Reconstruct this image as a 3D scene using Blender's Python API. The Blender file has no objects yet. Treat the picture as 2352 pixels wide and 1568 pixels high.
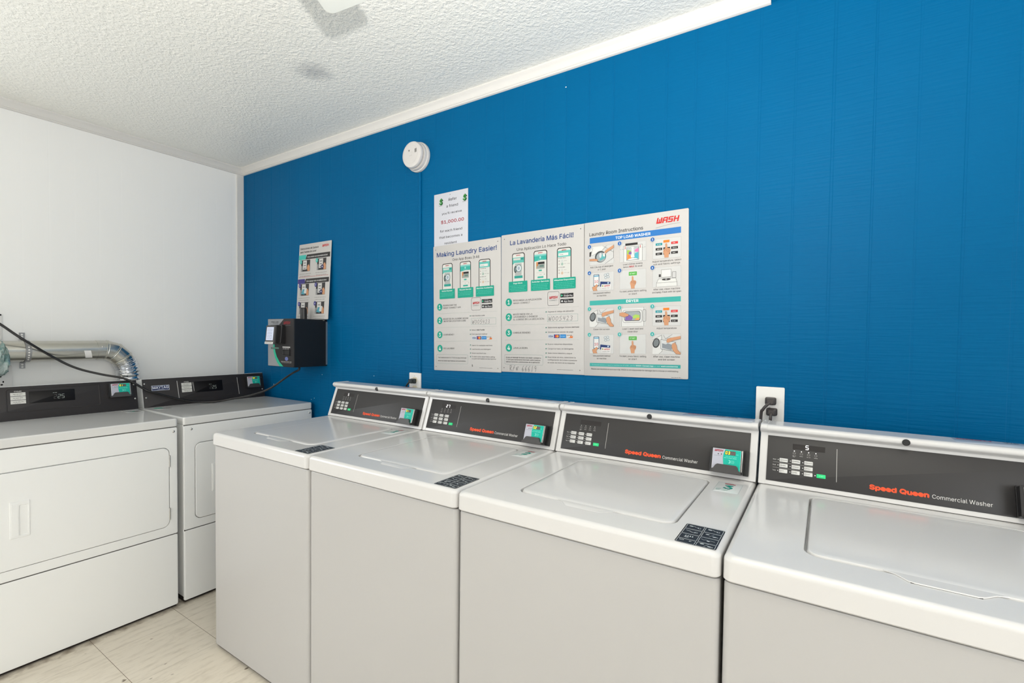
import bpy, bmesh, math, random
from mathutils import Vector, Matrix
random.seed(7)
SC = bpy.context.scene
COL = SC.collection
PI = math.pi

# ------------------------------------------------------------------ materials
def lin(c):
    c = c / 255.0
    return c / 12.92 if c <= 0.04045 else ((c + 0.055) / 1.055) ** 2.4
def rgb(c, k=1.0): return tuple(min(0.9, lin(x) * k) for x in c) + (1.0,)
_M = {}
def mat(name, c, rough=0.5, metal=0.0, spec=0.5, coat=0.0, emit=0.0, trans=0.0, alpha=1.0, k=1.0):
    if name in _M: return _M[name]
    m = bpy.data.materials.new(name); m.use_nodes = True
    b = m.node_tree.nodes['Principled BSDF']
    b.inputs['Base Color'].default_value = rgb(c, k)
    b.inputs['Roughness'].default_value = rough
    b.inputs['Metallic'].default_value = metal
    b.inputs['Specular IOR Level'].default_value = spec
    b.inputs['Coat Weight'].default_value = coat
    b.inputs['Coat Roughness'].default_value = 0.05
    b.inputs['Transmission Weight'].default_value = trans
    b.inputs['Alpha'].default_value = alpha
    if emit:
        b.inputs['Emission Color'].default_value = rgb(c)
        b.inputs['Emission Strength'].default_value = emit
    _M[name] = m
    return m
def ink(c, rough=0.5):
    return mat('ink_%d_%d_%d' % tuple(c), c, rough, spec=0.3, k=0.86)
def nodes(m):
    nt = m.node_tree
    return nt, nt.nodes, nt.links, nt.nodes['Principled BSDF']
def add_noise_bump(m, scale, strength, dist=0.001, stretch=(1, 1, 1), detail=2.0, coords='Object', voro=False):
    nt, N, L, b = nodes(m)
    tc = N.new('ShaderNodeTexCoord'); mp = N.new('ShaderNodeMapping')
    mp.inputs['Scale'].default_value = stretch
    L.new(tc.outputs[coords], mp.inputs['Vector'])
    n = N.new('ShaderNodeTexNoise'); n.inputs['Scale'].default_value = scale; n.inputs['Detail'].default_value = detail
    L.new(mp.outputs['Vector'], n.inputs['Vector'])
    bp = N.new('ShaderNodeBump'); bp.inputs['Strength'].default_value = strength; bp.inputs['Distance'].default_value = dist
    L.new(n.outputs['Fac'], bp.inputs['Height'])
    prev = b.inputs['Normal'].links
    if prev: L.new(prev[0].from_socket, bp.inputs['Normal'])
    L.new(bp.outputs['Normal'], b.inputs['Normal'])
    return n
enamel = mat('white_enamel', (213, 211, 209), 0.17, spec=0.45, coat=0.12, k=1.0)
enamel_front_shaded = mat('white_enamel_front_shaded', (186, 184, 182), 0.28, spec=0.5, k=1.0)  # same enamel as the tops, darkened for the dimmer light on the fronts
dry_enamel = mat('dryer_enamel', (232, 232, 230), 0.3, spec=0.45, k=1.08)
dry_top = mat('dryer_top_enamel', (224, 223, 220), 0.12, spec=0.5, coat=0.4, k=1.0)
cap_plastic = mat('white_plastic', (226, 225, 220), 0.35, k=1.06)
console_steel = mat('console_top_white', (214, 216, 220), 0.2, coat=0.3, k=1.0)
seam_dark = mat('seam_dark', (88, 85, 82), .8)  # dark tone standing in for shade inside open seams
black_gap = mat('black_gap', (18, 17, 16), 0.8)
panel_grey = mat('panel_charcoal', (46, 44, 44), 0.42, spec=0.45)
add_noise_bump(panel_grey, 900, 0.12, 0.0004)
black_plate = mat('black_textured_plate', (42, 38, 38), 0.52, spec=0.45)
add_noise_bump(black_plate, 900, 0.25, 0.0004)
black_plastic = mat('black_plastic', (26, 25, 26), 0.38)
kiosk_black = mat('black_powder_coat', (14, 15, 17), 0.5)
charcoal_plastic = mat('charcoal_plastic', (62, 60, 60), 0.4)
display_black = mat('display_black', (16, 13, 13), 0.35, spec=.25)
button_m = mat('button_grey', (212, 211, 208), 0.45)
green_btn = mat('button_green', (20, 214, 130), 0.4)
silver = mat('silver_metal', (200, 198, 194), 0.3, metal=0.9)
steel = mat('galvanised_steel', (200, 198, 190), 0.27, metal=1.0)
add_noise_bump(steel, 12, 0.15, 0.002)
foil = mat('foil_metal', (222, 224, 228), 0.16, metal=1.0)
strap_m = mat('strap_metal', (150, 150, 150), 0.45, metal=0.6)
black_rubber = mat('black_cable', (22, 19, 18), 0.35)
trim_white = mat('trim_white', (218, 215, 210), 0.45, k=1.0)
plate_white = mat('plate_white', (226, 223, 219), 0.4, k=1.08)
ivory = mat('ivory_plastic', (214, 204, 178), 0.4)
smoke_white = mat('detector_white', (206, 202, 198), 0.45, k=1.0)
blade_white = mat('fan_blade_white', (226, 228, 222), 0.4, k=1.0)
paper = mat('poster_board', (190, 187, 184), 0.42, spec=0.3, k=1.0)
sheet = mat('paper_sheet', (196, 197, 204), 0.7, k=1.0)
brown = mat('rust_brown', (120, 84, 60), 0.9)
digit_w = mat('lit_white_digit', (255, 240, 240), 0.4, emit=1.1)
digit_y = mat('lit_yellow_digit', (250, 235, 20), 0.4, emit=0.9)
digit_t = mat('lit_pale_digit', (150, 158, 150), 0.4, emit=0.12)
digit_off = mat('unlit_digit', (78, 76, 74), 0.4)
lcd = mat('kiosk_screen_lit', (190, 196, 214), 0.3, emit=0.35)

# blue painted panelling
blue = mat('blue_wall_paint', (0, 90, 134), 0.42, spec=0.06, k=1.0)
def blue_nodes():
    nt, N, L, b = nodes(blue)
    tc = N.new('ShaderNodeTexCoord')
    n2 = N.new('ShaderNodeTexNoise'); n2.inputs['Scale'].default_value = 3.0
    L.new(tc.outputs['Object'], n2.inputs['Vector'])
    mx = N.new('ShaderNodeMix'); mx.data_type = 'RGBA'
    mx.inputs[6].default_value = rgb((0, 87, 134)); mx.inputs[7].default_value = rgb((0, 93, 141))
    L.new(n2.outputs['Fac'], mx.inputs[0]); L.new(mx.outputs[2], b.inputs['Base Color'])
blue_nodes()
add_noise_bump(blue, 14, 0.42, 0.004, (0.55, 1, 9), 3)
add_noise_bump(blue, 30, 0.08, 0.002, (6, 1, 0.5), 2)
white_wall = mat('white_wall_paint', (233, 232, 229), 0.5, spec=0.35, k=1.08)
add_noise_bump(white_wall, 20, 0.08, 0.002, (1, 3, 0.5), 2)

ceil_m = mat('textured_ceiling', (238, 235, 230), 0.38, spec=0.4, k=1.06)
def ceil_nodes():
    nt, N, L, b = nodes(ceil_m)
    tc = N.new('ShaderNodeTexCoord')
    # knockdown / spatter texture
    n1 = N.new('ShaderNodeTexNoise'); n1.inputs['Scale'].default_value = 78; n1.inputs['Detail'].default_value = 2.0; n1.inputs['Distortion'].default_value = 0.3
    L.new(tc.outputs['Object'], n1.inputs['Vector'])
    r = N.new('ShaderNodeValToRGB'); r.color_ramp.elements[0].position = 0.36; r.color_ramp.elements[1].position = 0.70
    L.new(n1.outputs['Fac'], r.inputs['Fac'])
    bp = N.new('ShaderNodeBump'); bp.inputs['Strength'].default_value = 0.5; bp.inputs['Distance'].default_value = 0.0035
    L.new(r.outputs['Color'], bp.inputs['Height']); L.new(bp.outputs['Normal'], b.inputs['Normal'])
    # soft grey smudge mixed into the ceiling colour
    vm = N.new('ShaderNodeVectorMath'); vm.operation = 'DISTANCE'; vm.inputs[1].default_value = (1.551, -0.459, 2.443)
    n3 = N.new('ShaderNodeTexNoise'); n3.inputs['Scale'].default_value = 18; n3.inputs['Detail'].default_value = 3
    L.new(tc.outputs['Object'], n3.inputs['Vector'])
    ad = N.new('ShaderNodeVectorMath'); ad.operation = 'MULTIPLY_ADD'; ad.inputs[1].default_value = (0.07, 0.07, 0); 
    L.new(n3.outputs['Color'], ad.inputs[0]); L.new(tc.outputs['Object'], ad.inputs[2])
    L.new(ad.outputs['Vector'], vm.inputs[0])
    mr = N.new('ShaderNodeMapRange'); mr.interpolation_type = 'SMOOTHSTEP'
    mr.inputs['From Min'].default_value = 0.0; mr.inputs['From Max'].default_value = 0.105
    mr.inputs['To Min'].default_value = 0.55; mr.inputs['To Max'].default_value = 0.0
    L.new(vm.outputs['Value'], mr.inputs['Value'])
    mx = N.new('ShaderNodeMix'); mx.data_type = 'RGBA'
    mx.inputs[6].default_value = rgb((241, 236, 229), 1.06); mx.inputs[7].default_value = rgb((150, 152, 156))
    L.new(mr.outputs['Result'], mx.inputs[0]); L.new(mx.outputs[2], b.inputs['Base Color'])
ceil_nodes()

floor_m = mat('vinyl_floor_tile', (204, 195, 178), 0.35, spec=0.4)
def floor_nodes():
    nt, N, L, b = nodes(floor_m)
    tc = N.new('ShaderNodeTexCoord')
    mp = N.new('ShaderNodeMapping'); mp.inputs['Location'].default_value = (-1.253, 0.7585, 0); mp.inputs['Scale'].default_value = (1, 1, 1)
    L.new(tc.outputs['Object'], mp.inputs['Vector'])
    sep = N.new('ShaderNodeSeparateXYZ'); L.new(mp.outputs['Vector'], sep.inputs[0])
    def joint(out):
        a = N.new('ShaderNodeMath'); a.operation = 'PINGPONG'; a.inputs[1].default_value = 0.1524
        L.new(out, a.inputs[0])
        c = N.new('ShaderNodeMath'); c.operation = 'LESS_THAN'; c.inputs[1].default_value = 0.0009
        L.new(a.outputs[0], c.inputs[0]); return c.outputs[0]
    j = N.new('ShaderNodeMath'); j.operation = 'MAXIMUM'
    jx = N.new('ShaderNodeMath'); jx.operation = 'MULTIPLY'; jx.inputs[1].default_value = .4; L.new(joint(sep.outputs[0]), jx.inputs[0])
    L.new(jx.outputs[0], j.inputs[0]); L.new(joint(sep.outputs[1]), j.inputs[1])
    # streaky vinyl pattern
    mp2 = N.new('ShaderNodeMapping'); mp2.inputs['Scale'].default_value = (14, 3.0, 1)
    L.new(tc.outputs['Object'], mp2.inputs['Vector'])
    n = N.new('ShaderNodeTexNoise'); n.inputs['Scale'].default_value = 3.5; n.inputs['Detail'].default_value = 5; n.inputs['Roughness'].default_value = 0.65
    L.new(mp2.outputs['Vector'], n.inputs['Vector'])
    r = N.new('ShaderNodeValToRGB'); r.color_ramp.elements[0].position = 0.3; r.color_ramp.elements[1].position = 0.52
    r.color_ramp.elements[0].color = rgb((200, 190, 173)); r.color_ramp.elements[1].color = rgb((215, 206, 190), 1.05)
    L.new(n.outputs['Fac'], r.inputs['Fac'])
    n2 = N.new('ShaderNodeTexNoise'); n2.inputs['Scale'].default_value = 38; n2.inputs['Detail'].default_value = 2
    mp3 = N.new('ShaderNodeMapping'); mp3.inputs['Scale'].default_value = (1, .45, 1)
    L.new(tc.outputs['Object'], mp3.inputs['Vector']); L.new(mp3.outputs['Vector'], n2.inputs['Vector'])
    r2 = N.new('ShaderNodeValToRGB'); r2.color_ramp.elements[0].position = 0.24; r2.color_ramp.elements[1].position = 0.30
    r2.color_ramp.elements[0].color = (0.22, 0.18, 0.14, 1); r2.color_ramp.elements[1].color = (1, 1, 1, 1)
    L.new(n2.outputs['Fac'], r2.inputs['Fac'])
    mu = N.new('ShaderNodeMix'); mu.data_type = 'RGBA'; mu.blend_type = 'MULTIPLY'; mu.inputs[0].default_value = 1
    L.new(r.outputs['Color'], mu.inputs[6]); L.new(r2.outputs['Color'], mu.inputs[7])
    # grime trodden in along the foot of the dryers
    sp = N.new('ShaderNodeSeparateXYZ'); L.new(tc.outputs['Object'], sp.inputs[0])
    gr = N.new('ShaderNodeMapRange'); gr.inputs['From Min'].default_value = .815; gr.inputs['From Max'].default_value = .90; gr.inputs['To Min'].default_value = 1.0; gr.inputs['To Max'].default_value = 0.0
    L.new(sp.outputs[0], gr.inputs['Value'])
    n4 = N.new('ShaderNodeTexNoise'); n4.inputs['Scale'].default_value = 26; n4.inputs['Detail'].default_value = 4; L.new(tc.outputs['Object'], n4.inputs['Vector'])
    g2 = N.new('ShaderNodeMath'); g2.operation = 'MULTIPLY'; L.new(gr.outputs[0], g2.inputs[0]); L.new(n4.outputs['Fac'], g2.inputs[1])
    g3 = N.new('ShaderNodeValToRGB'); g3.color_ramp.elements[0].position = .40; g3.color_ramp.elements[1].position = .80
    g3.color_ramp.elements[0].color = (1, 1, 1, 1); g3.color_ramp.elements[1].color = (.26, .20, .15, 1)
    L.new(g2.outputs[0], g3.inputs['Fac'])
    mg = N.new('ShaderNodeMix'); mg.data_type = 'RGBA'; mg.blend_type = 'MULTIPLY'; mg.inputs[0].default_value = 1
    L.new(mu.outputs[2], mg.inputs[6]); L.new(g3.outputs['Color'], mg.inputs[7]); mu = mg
    mx = N.new('ShaderNodeMix'); mx.data_type = 'RGBA'
    L.new(j.outputs[0], mx.inputs[0]); L.new(mu.outputs[2], mx.inputs[6]); mx.inputs[7].default_value = rgb((120, 106, 88))
    L.new(mx.outputs[2], b.inputs['Base Color'])
floor_nodes()

# ------------------------------------------------------------------ object helpers
def setp(o, label=None, cat=None, group=None, kind=None):
    if label: o['label'] = label
    if cat: o['category'] = cat
    if group: o['group'] = group
    if kind: o['kind'] = kind
    return o
def empty(name, loc, label, cat, group=None, rz=0.0):
    o = bpy.data.objects.new(name, None); COL.objects.link(o)
    o.location = loc; o.rotation_euler = (0, 0, rz); o.empty_display_size = 0.1
    return setp(o, label, cat, group)
def finish(me, smooth=True, ang=35):
    if smooth:
        for p in me.polygons: p.use_smooth = True
        me.set_sharp_from_angle(angle=math.radians(ang))
def link(name, me, parent=None, loc=None, wn=False):
    o = bpy.data.objects.new(name, me); COL.objects.link(o)
    if parent: o.parent = parent
    if loc is not None: o.location = loc
    if wn:
        m = o.modifiers.new('wn', 'WEIGHTED_NORMAL'); m.keep_sharp = True; m.weight = 90
    return o
def bm_mesh(name, bm, mats, smooth=True, ang=35, fix=True):
    if fix: bmesh.ops.recalc_face_normals(bm, faces=bm.faces[:])
    me = bpy.data.meshes.new(name); bm.to_mesh(me); bm.free()
    for m in (mats if isinstance(mats, (list, tuple)) else [mats]): me.materials.append(m)
    finish(me, smooth, ang)
    return me
def obj(name, bm, mats, parent=None, smooth=True, ang=35, wn=True, loc=None):
    return link(name, bm_mesh(name, bm, mats, smooth, ang), parent, loc, wn and smooth)

def rr(x0, x1, y0, y1, r=0.0, n=5):
    """rounded rectangle loop, counter-clockwise, always 4*(n+1) points"""
    pts = []
    r = max(r, 1e-5)
    for cx, cy, a0 in ((x1 - r, y0 + r, -PI / 2), (x1 - r, y1 - r, 0), (x0 + r, y1 - r, PI / 2), (x0 + r, y0 + r, PI)):
        for i in range(n + 1):
            a = a0 + PI / 2 * i / n
            pts.append((cx + r * math.cos(a), cy + r * math.sin(a)))
    return pts
def rings(bm, rg, cap0=True, cap1=True, f=None, mi=0, n=5):
    """stack of rounded-rect rings [(x0,x1,y0,y1,r,z)], bridged"""
    f = f or (lambda u, v, h: (u, v, h))
    loops = [[bm.verts.new(f(u, v, g[5])) for u, v in rr(*g[:5], n=n)] for g in rg]
    fs = []
    for a, b in zip(loops, loops[1:]):
        k = len(a)
        for i in range(k):
            fs.append(bm.faces.new((a[i], a[(i + 1) % k], b[(i + 1) % k], b[i])))
    if cap0: fs.append(bm.faces.new(loops[0][::-1]))
    if cap1: fs.append(bm.faces.new(loops[-1]))
    for q in fs: q.material_index = mi
    return fs
def plate(bm, u0, u1, v0, v1, h0, h1, r=0.002, b=0.001, f=None, mi=0, n=4):
    """slab with rounded outline and softened front edge"""
    b = min(b, (h1 - h0) * 0.9)
    rings(bm, [(u0, u1, v0, v1, r, h0), (u0, u1, v0, v1, r, h1 - b),
               (u0 + b * .3, u1 - b * .3, v0 + b * .3, v1 - b * .3, max(r - b * .3, 1e-4), h1 - b * .3),
               (u0 + b, u1 - b, v0 + b, v1 - b, max(r - b, 1e-4), h1)], f=f, mi=mi, n=n)
def box(bm, x0, x1, y0, y1, z0, z1, b=0.0, mi=0, f=None, n=3, r=None):
    """box with rounded vertical edges (r) and rounded top+bottom edges (b)"""
    b = max(b, 0.0)
    r = b if r is None else r
    if b <= 0:
        rings(bm, [(x0, x1, y0, y1, r or 0, z0), (x0, x1, y0, y1, r or 0, z1)], f=f, mi=mi, n=n)
        return
    s = 1 - math.sin(PI / 4)
    rg = [(x0 + b, x1 - b, y0 + b, y1 - b, max(r - b, 1e-4), z0), (x0 + b * s, x1 - b * s, y0 + b * s, y1 - b * s, max(r - b * s, 1e-4), z0 + b * s),
          (x0, x1, y0, y1, r, z0 + b), (x0, x1, y0, y1, r, z1 - b),
          (x0 + b * s, x1 - b * s, y0 + b * s, y1 - b * s, max(r - b * s, 1e-4), z1 - b * s), (x0 + b, x1 - b, y0 + b, y1 - b, max(r - b, 1e-4), z1)]
    rings(bm, rg, f=f, mi=mi, n=n)
def cyl(bm, p0, p1, r0, r1=None, n=20, mi=0, caps=True):
    p0, p1 = Vector(p0), Vector(p1); r1 = r0 if r1 is None else r1
    d = (p1 - p0).normalized()
    a = d.orthogonal().normalized(); c = d.cross(a)
    L = [[bm.verts.new(p + (a * math.cos(t) + c * math.sin(t)) * r) for t in [2 * PI * i / n for i in range(n)]] for p, r in ((p0, r0), (p1, r1))]
    fs = [bm.faces.new((L[0][i], L[0][(i + 1) % n], L[1][(i + 1) % n], L[1][i])) for i in range(n)]
    if caps: fs += [bm.faces.new(L[0][::-1]), bm.faces.new(L[1])]
    for q in fs: q.material_index = mi
def lathe(bm, prof, origin, axis, n=40, mi=0):
    """prof: [(r, h)] along axis"""
    o, d = Vector(origin), Vector(axis).normalized()
    a = d.orthogonal().normalized(); c = d.cross(a)
    L = []
    for r, h in prof:
        L.append([bm.verts.new(o + d * h + (a * math.cos(2 * PI * i / n) + c * math.sin(2 * PI * i / n)) * max(r, 1e-4)) for i in range(n)])
    for A, B in zip(L, L[1:]):
        for i in range(n):
            bm.faces.new((A[i], A[(i + 1) % n], B[(i + 1) % n], B[i])).material_index = mi
    bm.faces.new(L[0][::-1]); bm.faces.new(L[-1])
def catmull(pts, sub=10):
    P = [Vector(p) for p in pts]; P = [P[0] * 2 - P[1]] + P + [P[-1] * 2 - P[-2]]
    out = []
    for i in range(1, len(P) - 2):
        for k in range(sub):
            t = k / sub
            out.append(0.5 * ((2 * P[i]) + (P[i + 1] - P[i - 1]) * t + (2 * P[i - 1] - 5 * P[i] + 4 * P[i + 1] - P[i + 2]) * t * t + (3 * P[i] - P[i - 1] - 3 * P[i + 1] + P[i + 2]) * t ** 3))
    out.append(P[-2]); return out
def sweep(bm, path, rad, n=14, mi=0, caps=True):
    """tube along path; rad may be a number or function(i, angle, t)"""
    path = [Vector(p) for p in path]
    T = [(path[min(i + 1, len(path) - 1)] - path[max(i - 1, 0)]).normalized() for i in range(len(path))]
    a = T[0].orthogonal().normalized(); L = []
    for i, p in enumerate(path):
        a = (a - T[i] * a.dot(T[i])).normalized(); c = T[i].cross(a)
        ring = []
        for k in range(n):
            t = 2 * PI * k / n
            r = rad(i, t, i / (len(path) - 1)) if callable(rad) else rad
            ring.append(bm.verts.new(p + (a * math.cos(t) + c * math.sin(t)) * r))
        L.append(ring)
    for A, B in zip(L, L[1:]):
        for i in range(n):
            bm.faces.new((A[i], A[(i + 1) % n], B[(i + 1) % n], B[i])).material_index = mi
    if caps: bm.faces.new(L[0][::-1]); bm.faces.new(L[-1])

# ------------------------------------------------------------------ printed artwork
_tcache = {}
def _sans():
    try:   # Blender's own bundled sans; the built-in font is the fallback
        import os
        p = os.path.join(bpy.utils.system_resource('DATAFILES'), 'fonts', 'Inter.woff2')
        return bpy.data.fonts.load(p)
    except Exception:
        return None
SANS = _sans()
def text_mesh(s):
    key = s
    if key in _tcache: return _tcache[key]
    cu = bpy.data.curves.new('t', 'FONT'); cu.body = s; cu.size = 1.0
    if SANS is not None: cu.font = SANS
    cu.resolution_u = 3
    ob = bpy.data.objects.new('t', cu); COL.objects.link(ob)
    bpy.context.view_layer.update()
    me = ob.to_mesh()
    V = [(v.co.x, v.co.y) for v in me.vertices]
    F = [tuple(p.vertices) for p in me.polygons]
    ob.to_mesh_clear()
    bpy.data.objects.remove(ob); bpy.data.curves.remove(cu)
    _tcache[key] = (V, F)
    return V, F
def cap_height():
    V, F = text_mesh('H'); return max(v[1] for v in V) - min(v[1] for v in V)
CAP = cap_height()
SEG = {'0': 'abcdef', '1': 'bc', '2': 'abged', '3': 'abgcd', '4': 'fgbc', '5': 'afgcd', '6': 'afgedc', '7': 'abc', '8': 'abcdefg', '9': 'abcdfg', 'S': 'afgcd'}
# pen strokes for the hand-written marks (unit boxes)
PEN = {'W': [[(0, 1), (.2, 0), (.45, .75), (.65, 0), (1, 1)]], '0': [[(.5, 1), (.1, .7), (.1, .25), (.45, 0), (.8, .25), (.85, .7), (.5, 1)]],
       '5': [[(.9, 1), (.3, .95), (.2, .6), (.6, .6), (.8, .3), (.5, 0), (.05, .05)]], '4': [[(.3, 1), (.1, .45), (.8, .5)], [(.75, .95), (.55, 0)]],
       '2': [[(.1, .8), (.5, 1), (.75, .75), (.3, .2), (.1, .05), (.9, .05)]], '3': [[(.1, .95), (.6, 1), (.75, .75), (.35, .55), (.75, .35), (.6, .02), (.05, .05)]],
       'R': [[(.15, 0), (.2, 1)], [(.0, .9), (.6, 1), (.75, .7), (.2, .45), (.85, 0)]], 'F': [[(.9, 1), (.5, .9), (.3, .4), (.1, -.1)], [(.15, .5), (.7, .55)]],
       'N': [[(.1, .1), (.2, .7), (.4, .2), (.6, .15), (.7, .8), (1, .7)]], '6': [[(.8, 1), (.3, .6), (.15, .25), (.45, 0), (.75, .2), (.6, .45), (.2, .3)]],
       '1': [[(.6, 1), (.4, 0)]], '9': [[(.8, .8), (.5, 1), (.2, .75), (.4, .5), (.8, .7), (.6, 0)]]}
class Art:
    """flat print collected into one mesh; f maps (u, v, h) to object space"""
    def __init__(s, f, step=0.00022, base=0.0):
        s.f, s.step, s.base, s.n = f, step, base, 0; s.V = []; s.F = []; s.MI = []; s.mats = []
    def slot(s, m):
        if not hasattr(m, 'node_tree'): m = ink(m)
        if m not in s.mats: s.mats.append(m)
        return s.mats.index(m)
    def add(s, V, F, m, l):
        s.n += 1; o = len(s.V); h = s.base + l * s.step + (s.n % 16) * s.step * .055; mi = s.slot(m)
        s.V += [s.f(u, v, h) for u, v in V]
        s.F += [tuple(i + o for i in f) for f in F]; s.MI += [mi] * len(F)
    def addj(s, V, F, m, l):
        # glyph faces get their own vertices and hair-thin height steps (overlapping contours)
        s.n += 1; h = s.base + l * s.step + (s.n % 16) * s.step * .055; mi = s.slot(m)
        for i, f in enumerate(F):
            o = len(s.V); hh = h + (i % 6) * 8e-6
            s.V += [s.f(V[j][0], V[j][1], hh) for j in f]
            s.F.append(tuple(range(o, o + len(f)))); s.MI.append(mi)
    def poly(s, P, m, l=1):
        P = list(P)
        A = sum(P[i][0] * P[(i + 1) % len(P)][1] - P[(i + 1) % len(P)][0] * P[i][1] for i in range(len(P)))
        if A < 0: P = P[::-1]
        s.add(P, [tuple(range(len(P)))], m, l)
    def rect(s, u0, v0, u1, v1, m, l=1): s.poly([(u0, v0), (u1, v0), (u1, v1), (u0, v1)], m, l)
    def rrect(s, u0, v0, u1, v1, r, m, l=1): s.poly(rr(u0, u1, v0, v1, r, 4), m, l)
    def ell(s, cu, cv, ru, rv, m, l=1, n=22, a=0): s.poly([(cu + ru * math.cos(2 * PI * i / n) * math.cos(a) - rv * math.sin(2 * PI * i / n) * math.sin(a), cv + rv * math.sin(2 * PI * i / n) * math.cos(a) + ru * math.cos(2 * PI * i / n) * math.sin(a)) for i in range(n)], m, l)
    def line(s, P, w, m, l=1, closed=False):
        P = [Vector(p).to_2d() for p in P]
        if closed: P = P + [P[0]]
        for a, b in zip(P, P[1:]):
            d = b - a
            if d.length < 1e-7: continue
            d.normalize(); q = Vector((-d.y, d.x)) * w / 2; e = d * w * .35
            a2, b2 = a - e, b + e
            s.poly([tuple(a2 - q), tuple(b2 - q), tuple(b2 + q), tuple(a2 + q)], m, l)
    def frame(s, u0, v0, u1, v1, w, m, l=1, r=0):
        O = rr(u0, u1, v0, v1, r, 3); I = rr(u0 + w, u1 - w, v0 + w, v1 - w, max(r - w, 0), 3); k = len(O)
        s.add(O + I, [(i, (i + 1) % k, k + (i + 1) % k, k + i) for i in range(k)], m, l)
    def text(s, t, u, v, cap, m, width=None, align='L', bold=0.0, shear=0.0, l=2, rot=0.0):
        V, F = text_mesh(t)
        if not V: return
        x0, x1 = min(p[0] for p in V), max(p[0] for p in V)
        k = cap / CAP; kx = k if width is None else width / (x1 - x0)
        w = (x1 - x0) * kx
        off = {'L': 0, 'C': -w / 2, 'R': -w}[align]
        ca, sa = math.cos(rot), math.sin(rot)
        bo = bold * k * .55
        for ox, oy in (((0, 0),) if bold < .008 else ((-bo, -bo * .3), (bo, bo * .3), (-bo * .3, bo), (bo * .3, -bo))):
            W = []
            for x, y in V:
                a = (x - x0) * kx + off + y * k * shear + ox; b = y * k + oy
                W.append((u + a * ca - b * sa, v + a * sa + b * ca))
            s.addj(W, F, m, l)
    def greek(s, u0, u1, v, h, m, l=2, seed=0):
        """line of print too small to read: word-length dashes"""
        rnd = random.Random(seed * 31 + int(v * 1e5))
        u = u0
        while u < u1 - h:
            w = min(rnd.uniform(1.2, 5) * h, u1 - u)
            s.rect(u, v, u + w, v + h * .62, m, l); u += w + h * .7
    def seg7(s, ch, u, v, w, h, m, l=3, t=None, sh=0.08):
        t = t or w * .2
        def q(a, b, c, d):
            s.poly([(u + x + (y) * sh, v + y) for x, y in ((a, b), (c, b), (c, d), (a, d))], m, l)
        for k in SEG.get(ch, ''):
            if k == 'a': q(t * .6, h - t, w - t * .6, h)
            if k == 'd': q(t * .6, 0, w - t * .6, t)
            if k == 'g': q(t * .6, h / 2 - t / 2, w - t * .6, h / 2 + t / 2)
            if k == 'f': q(0, h / 2 + t * .3, t, h - t * .5)
            if k == 'b': q(w - t, h / 2 + t * .3, w, h - t * .5)
            if k == 'e': q(0, t * .5, t, h / 2 - t * .3)
            if k == 'c': q(w - t, t * .5, w, h / 2 - t * .3)
    def pen(s, t, u, v, w, h, m, wd, l=3):
        """hand-written string"""
        n = len(t); cw = w / n
        for i, ch in enumerate(t):
            for st in PEN.get(ch, []):
                s.line([(u + i * cw + x * cw * .8 + y * h * .08, v + y * h) for x, y in st], wd, m, l)
    def wash(s, u, v, w, h, m=(196, 36, 44), l=3, line=True):
        """slanted block lettering of the sign's maker"""
        k = w / 4.25
        def P(x, y): return (u + x * k + y * h * .22, v + y * h)
        t = .26; q = 1 * t
        def st(pts): s.poly([P(*p) for p in pts], m, l)
        # W
        st([(0, 1), (t, 1), (t, .0), (0, 0)]); st([(t, 0), (t, .24), (.9, .24), (.9, 0)]); st([(.4, .2), (.4, .75), (.62, .75), (.62, .2)]); st([(.9 - t + .08, .2), (.9 - t + .08, 1), (.98, 1), (.98, .0), (.72, 0)])
        # A
        st([(1.08, 0), (1.08, .8), (1.34, .8), (1.34, 0)]); st([(1.2, 1), (1.12, .78), (2, .78), (2, 1)]); st([(1.76, 0), (1.76, .8), (2, .8), (2, 0)]); st([(1.3, .36), (1.3, .56), (1.8, .56), (1.8, .36)])
        # S
        st([(2.12, .56), (2.12, .88), (2.24, 1), (3, 1), (3, .8), (2.36, .8), (2.36, .56)]); st([(2.12, .42), (2.12, .6), (2.98, .6), (2.98, .42)]); st([(2.72, .2), (2.72, .5), (2.98, .5), (2.98, .12), (2.88, 0), (2.08, 0), (2.08, .2)])
        # H
        st([(3.12, 0), (3.12, 1), (3.38, 1), (3.38, 0)]); st([(3.38, .4), (3.38, .6), (3.8, .6), (3.8, .4)]); st([(3.76, 0), (3.76, 1), (4.02, 1), (4.02, 0)])
        if line:
            pts = [(u - w * .02 + w * i / 10 * 1.05, v - h * .75 + h * .42 * math.sin(i / 10 * PI * .6)) for i in range(11)]
            s.line(pts, h * .05, (150, 150, 150), l)
    def mesh(s, name, extra=None):
        me = bpy.data.meshes.new(name); me.from_pydata(s.V, [], s.F)
        for m in s.mats: me.materials.append(m)
        me.polygons.foreach_set('material_index', s.MI); me.update()
        return me
    def into(s, bm, mats):
        """append to a bmesh whose material list is mats"""
        vs = [bm.verts.new(v) for v in s.V]
        for f, mi in zip(s.F, s.MI):
            m = s.mats[mi]
            if m not in mats: mats.append(m)
            try: bm.faces.new([vs[i] for i in f]).material_index = mats.index(m)
            except ValueError: pass
def obj_art(name, bm, mats, arts, parent=None, loc=None, ang=35):
    """solid (bmesh, normals made consistent) plus prints, as one mesh object"""
    bmesh.ops.recalc_face_normals(bm, faces=bm.faces[:])
    mats = list(mats) if isinstance(mats, (list, tuple)) else [mats]
    for f in bm.faces: f.smooth = True
    for a in arts: a.into(bm, mats)
    me = bpy.data.meshes.new(name); bm.to_mesh(me); bm.free()
    for m in mats: me.materials.append(m)
    me.set_sharp_from_angle(angle=math.radians(ang))
    return link(name, me, parent, loc)

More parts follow.
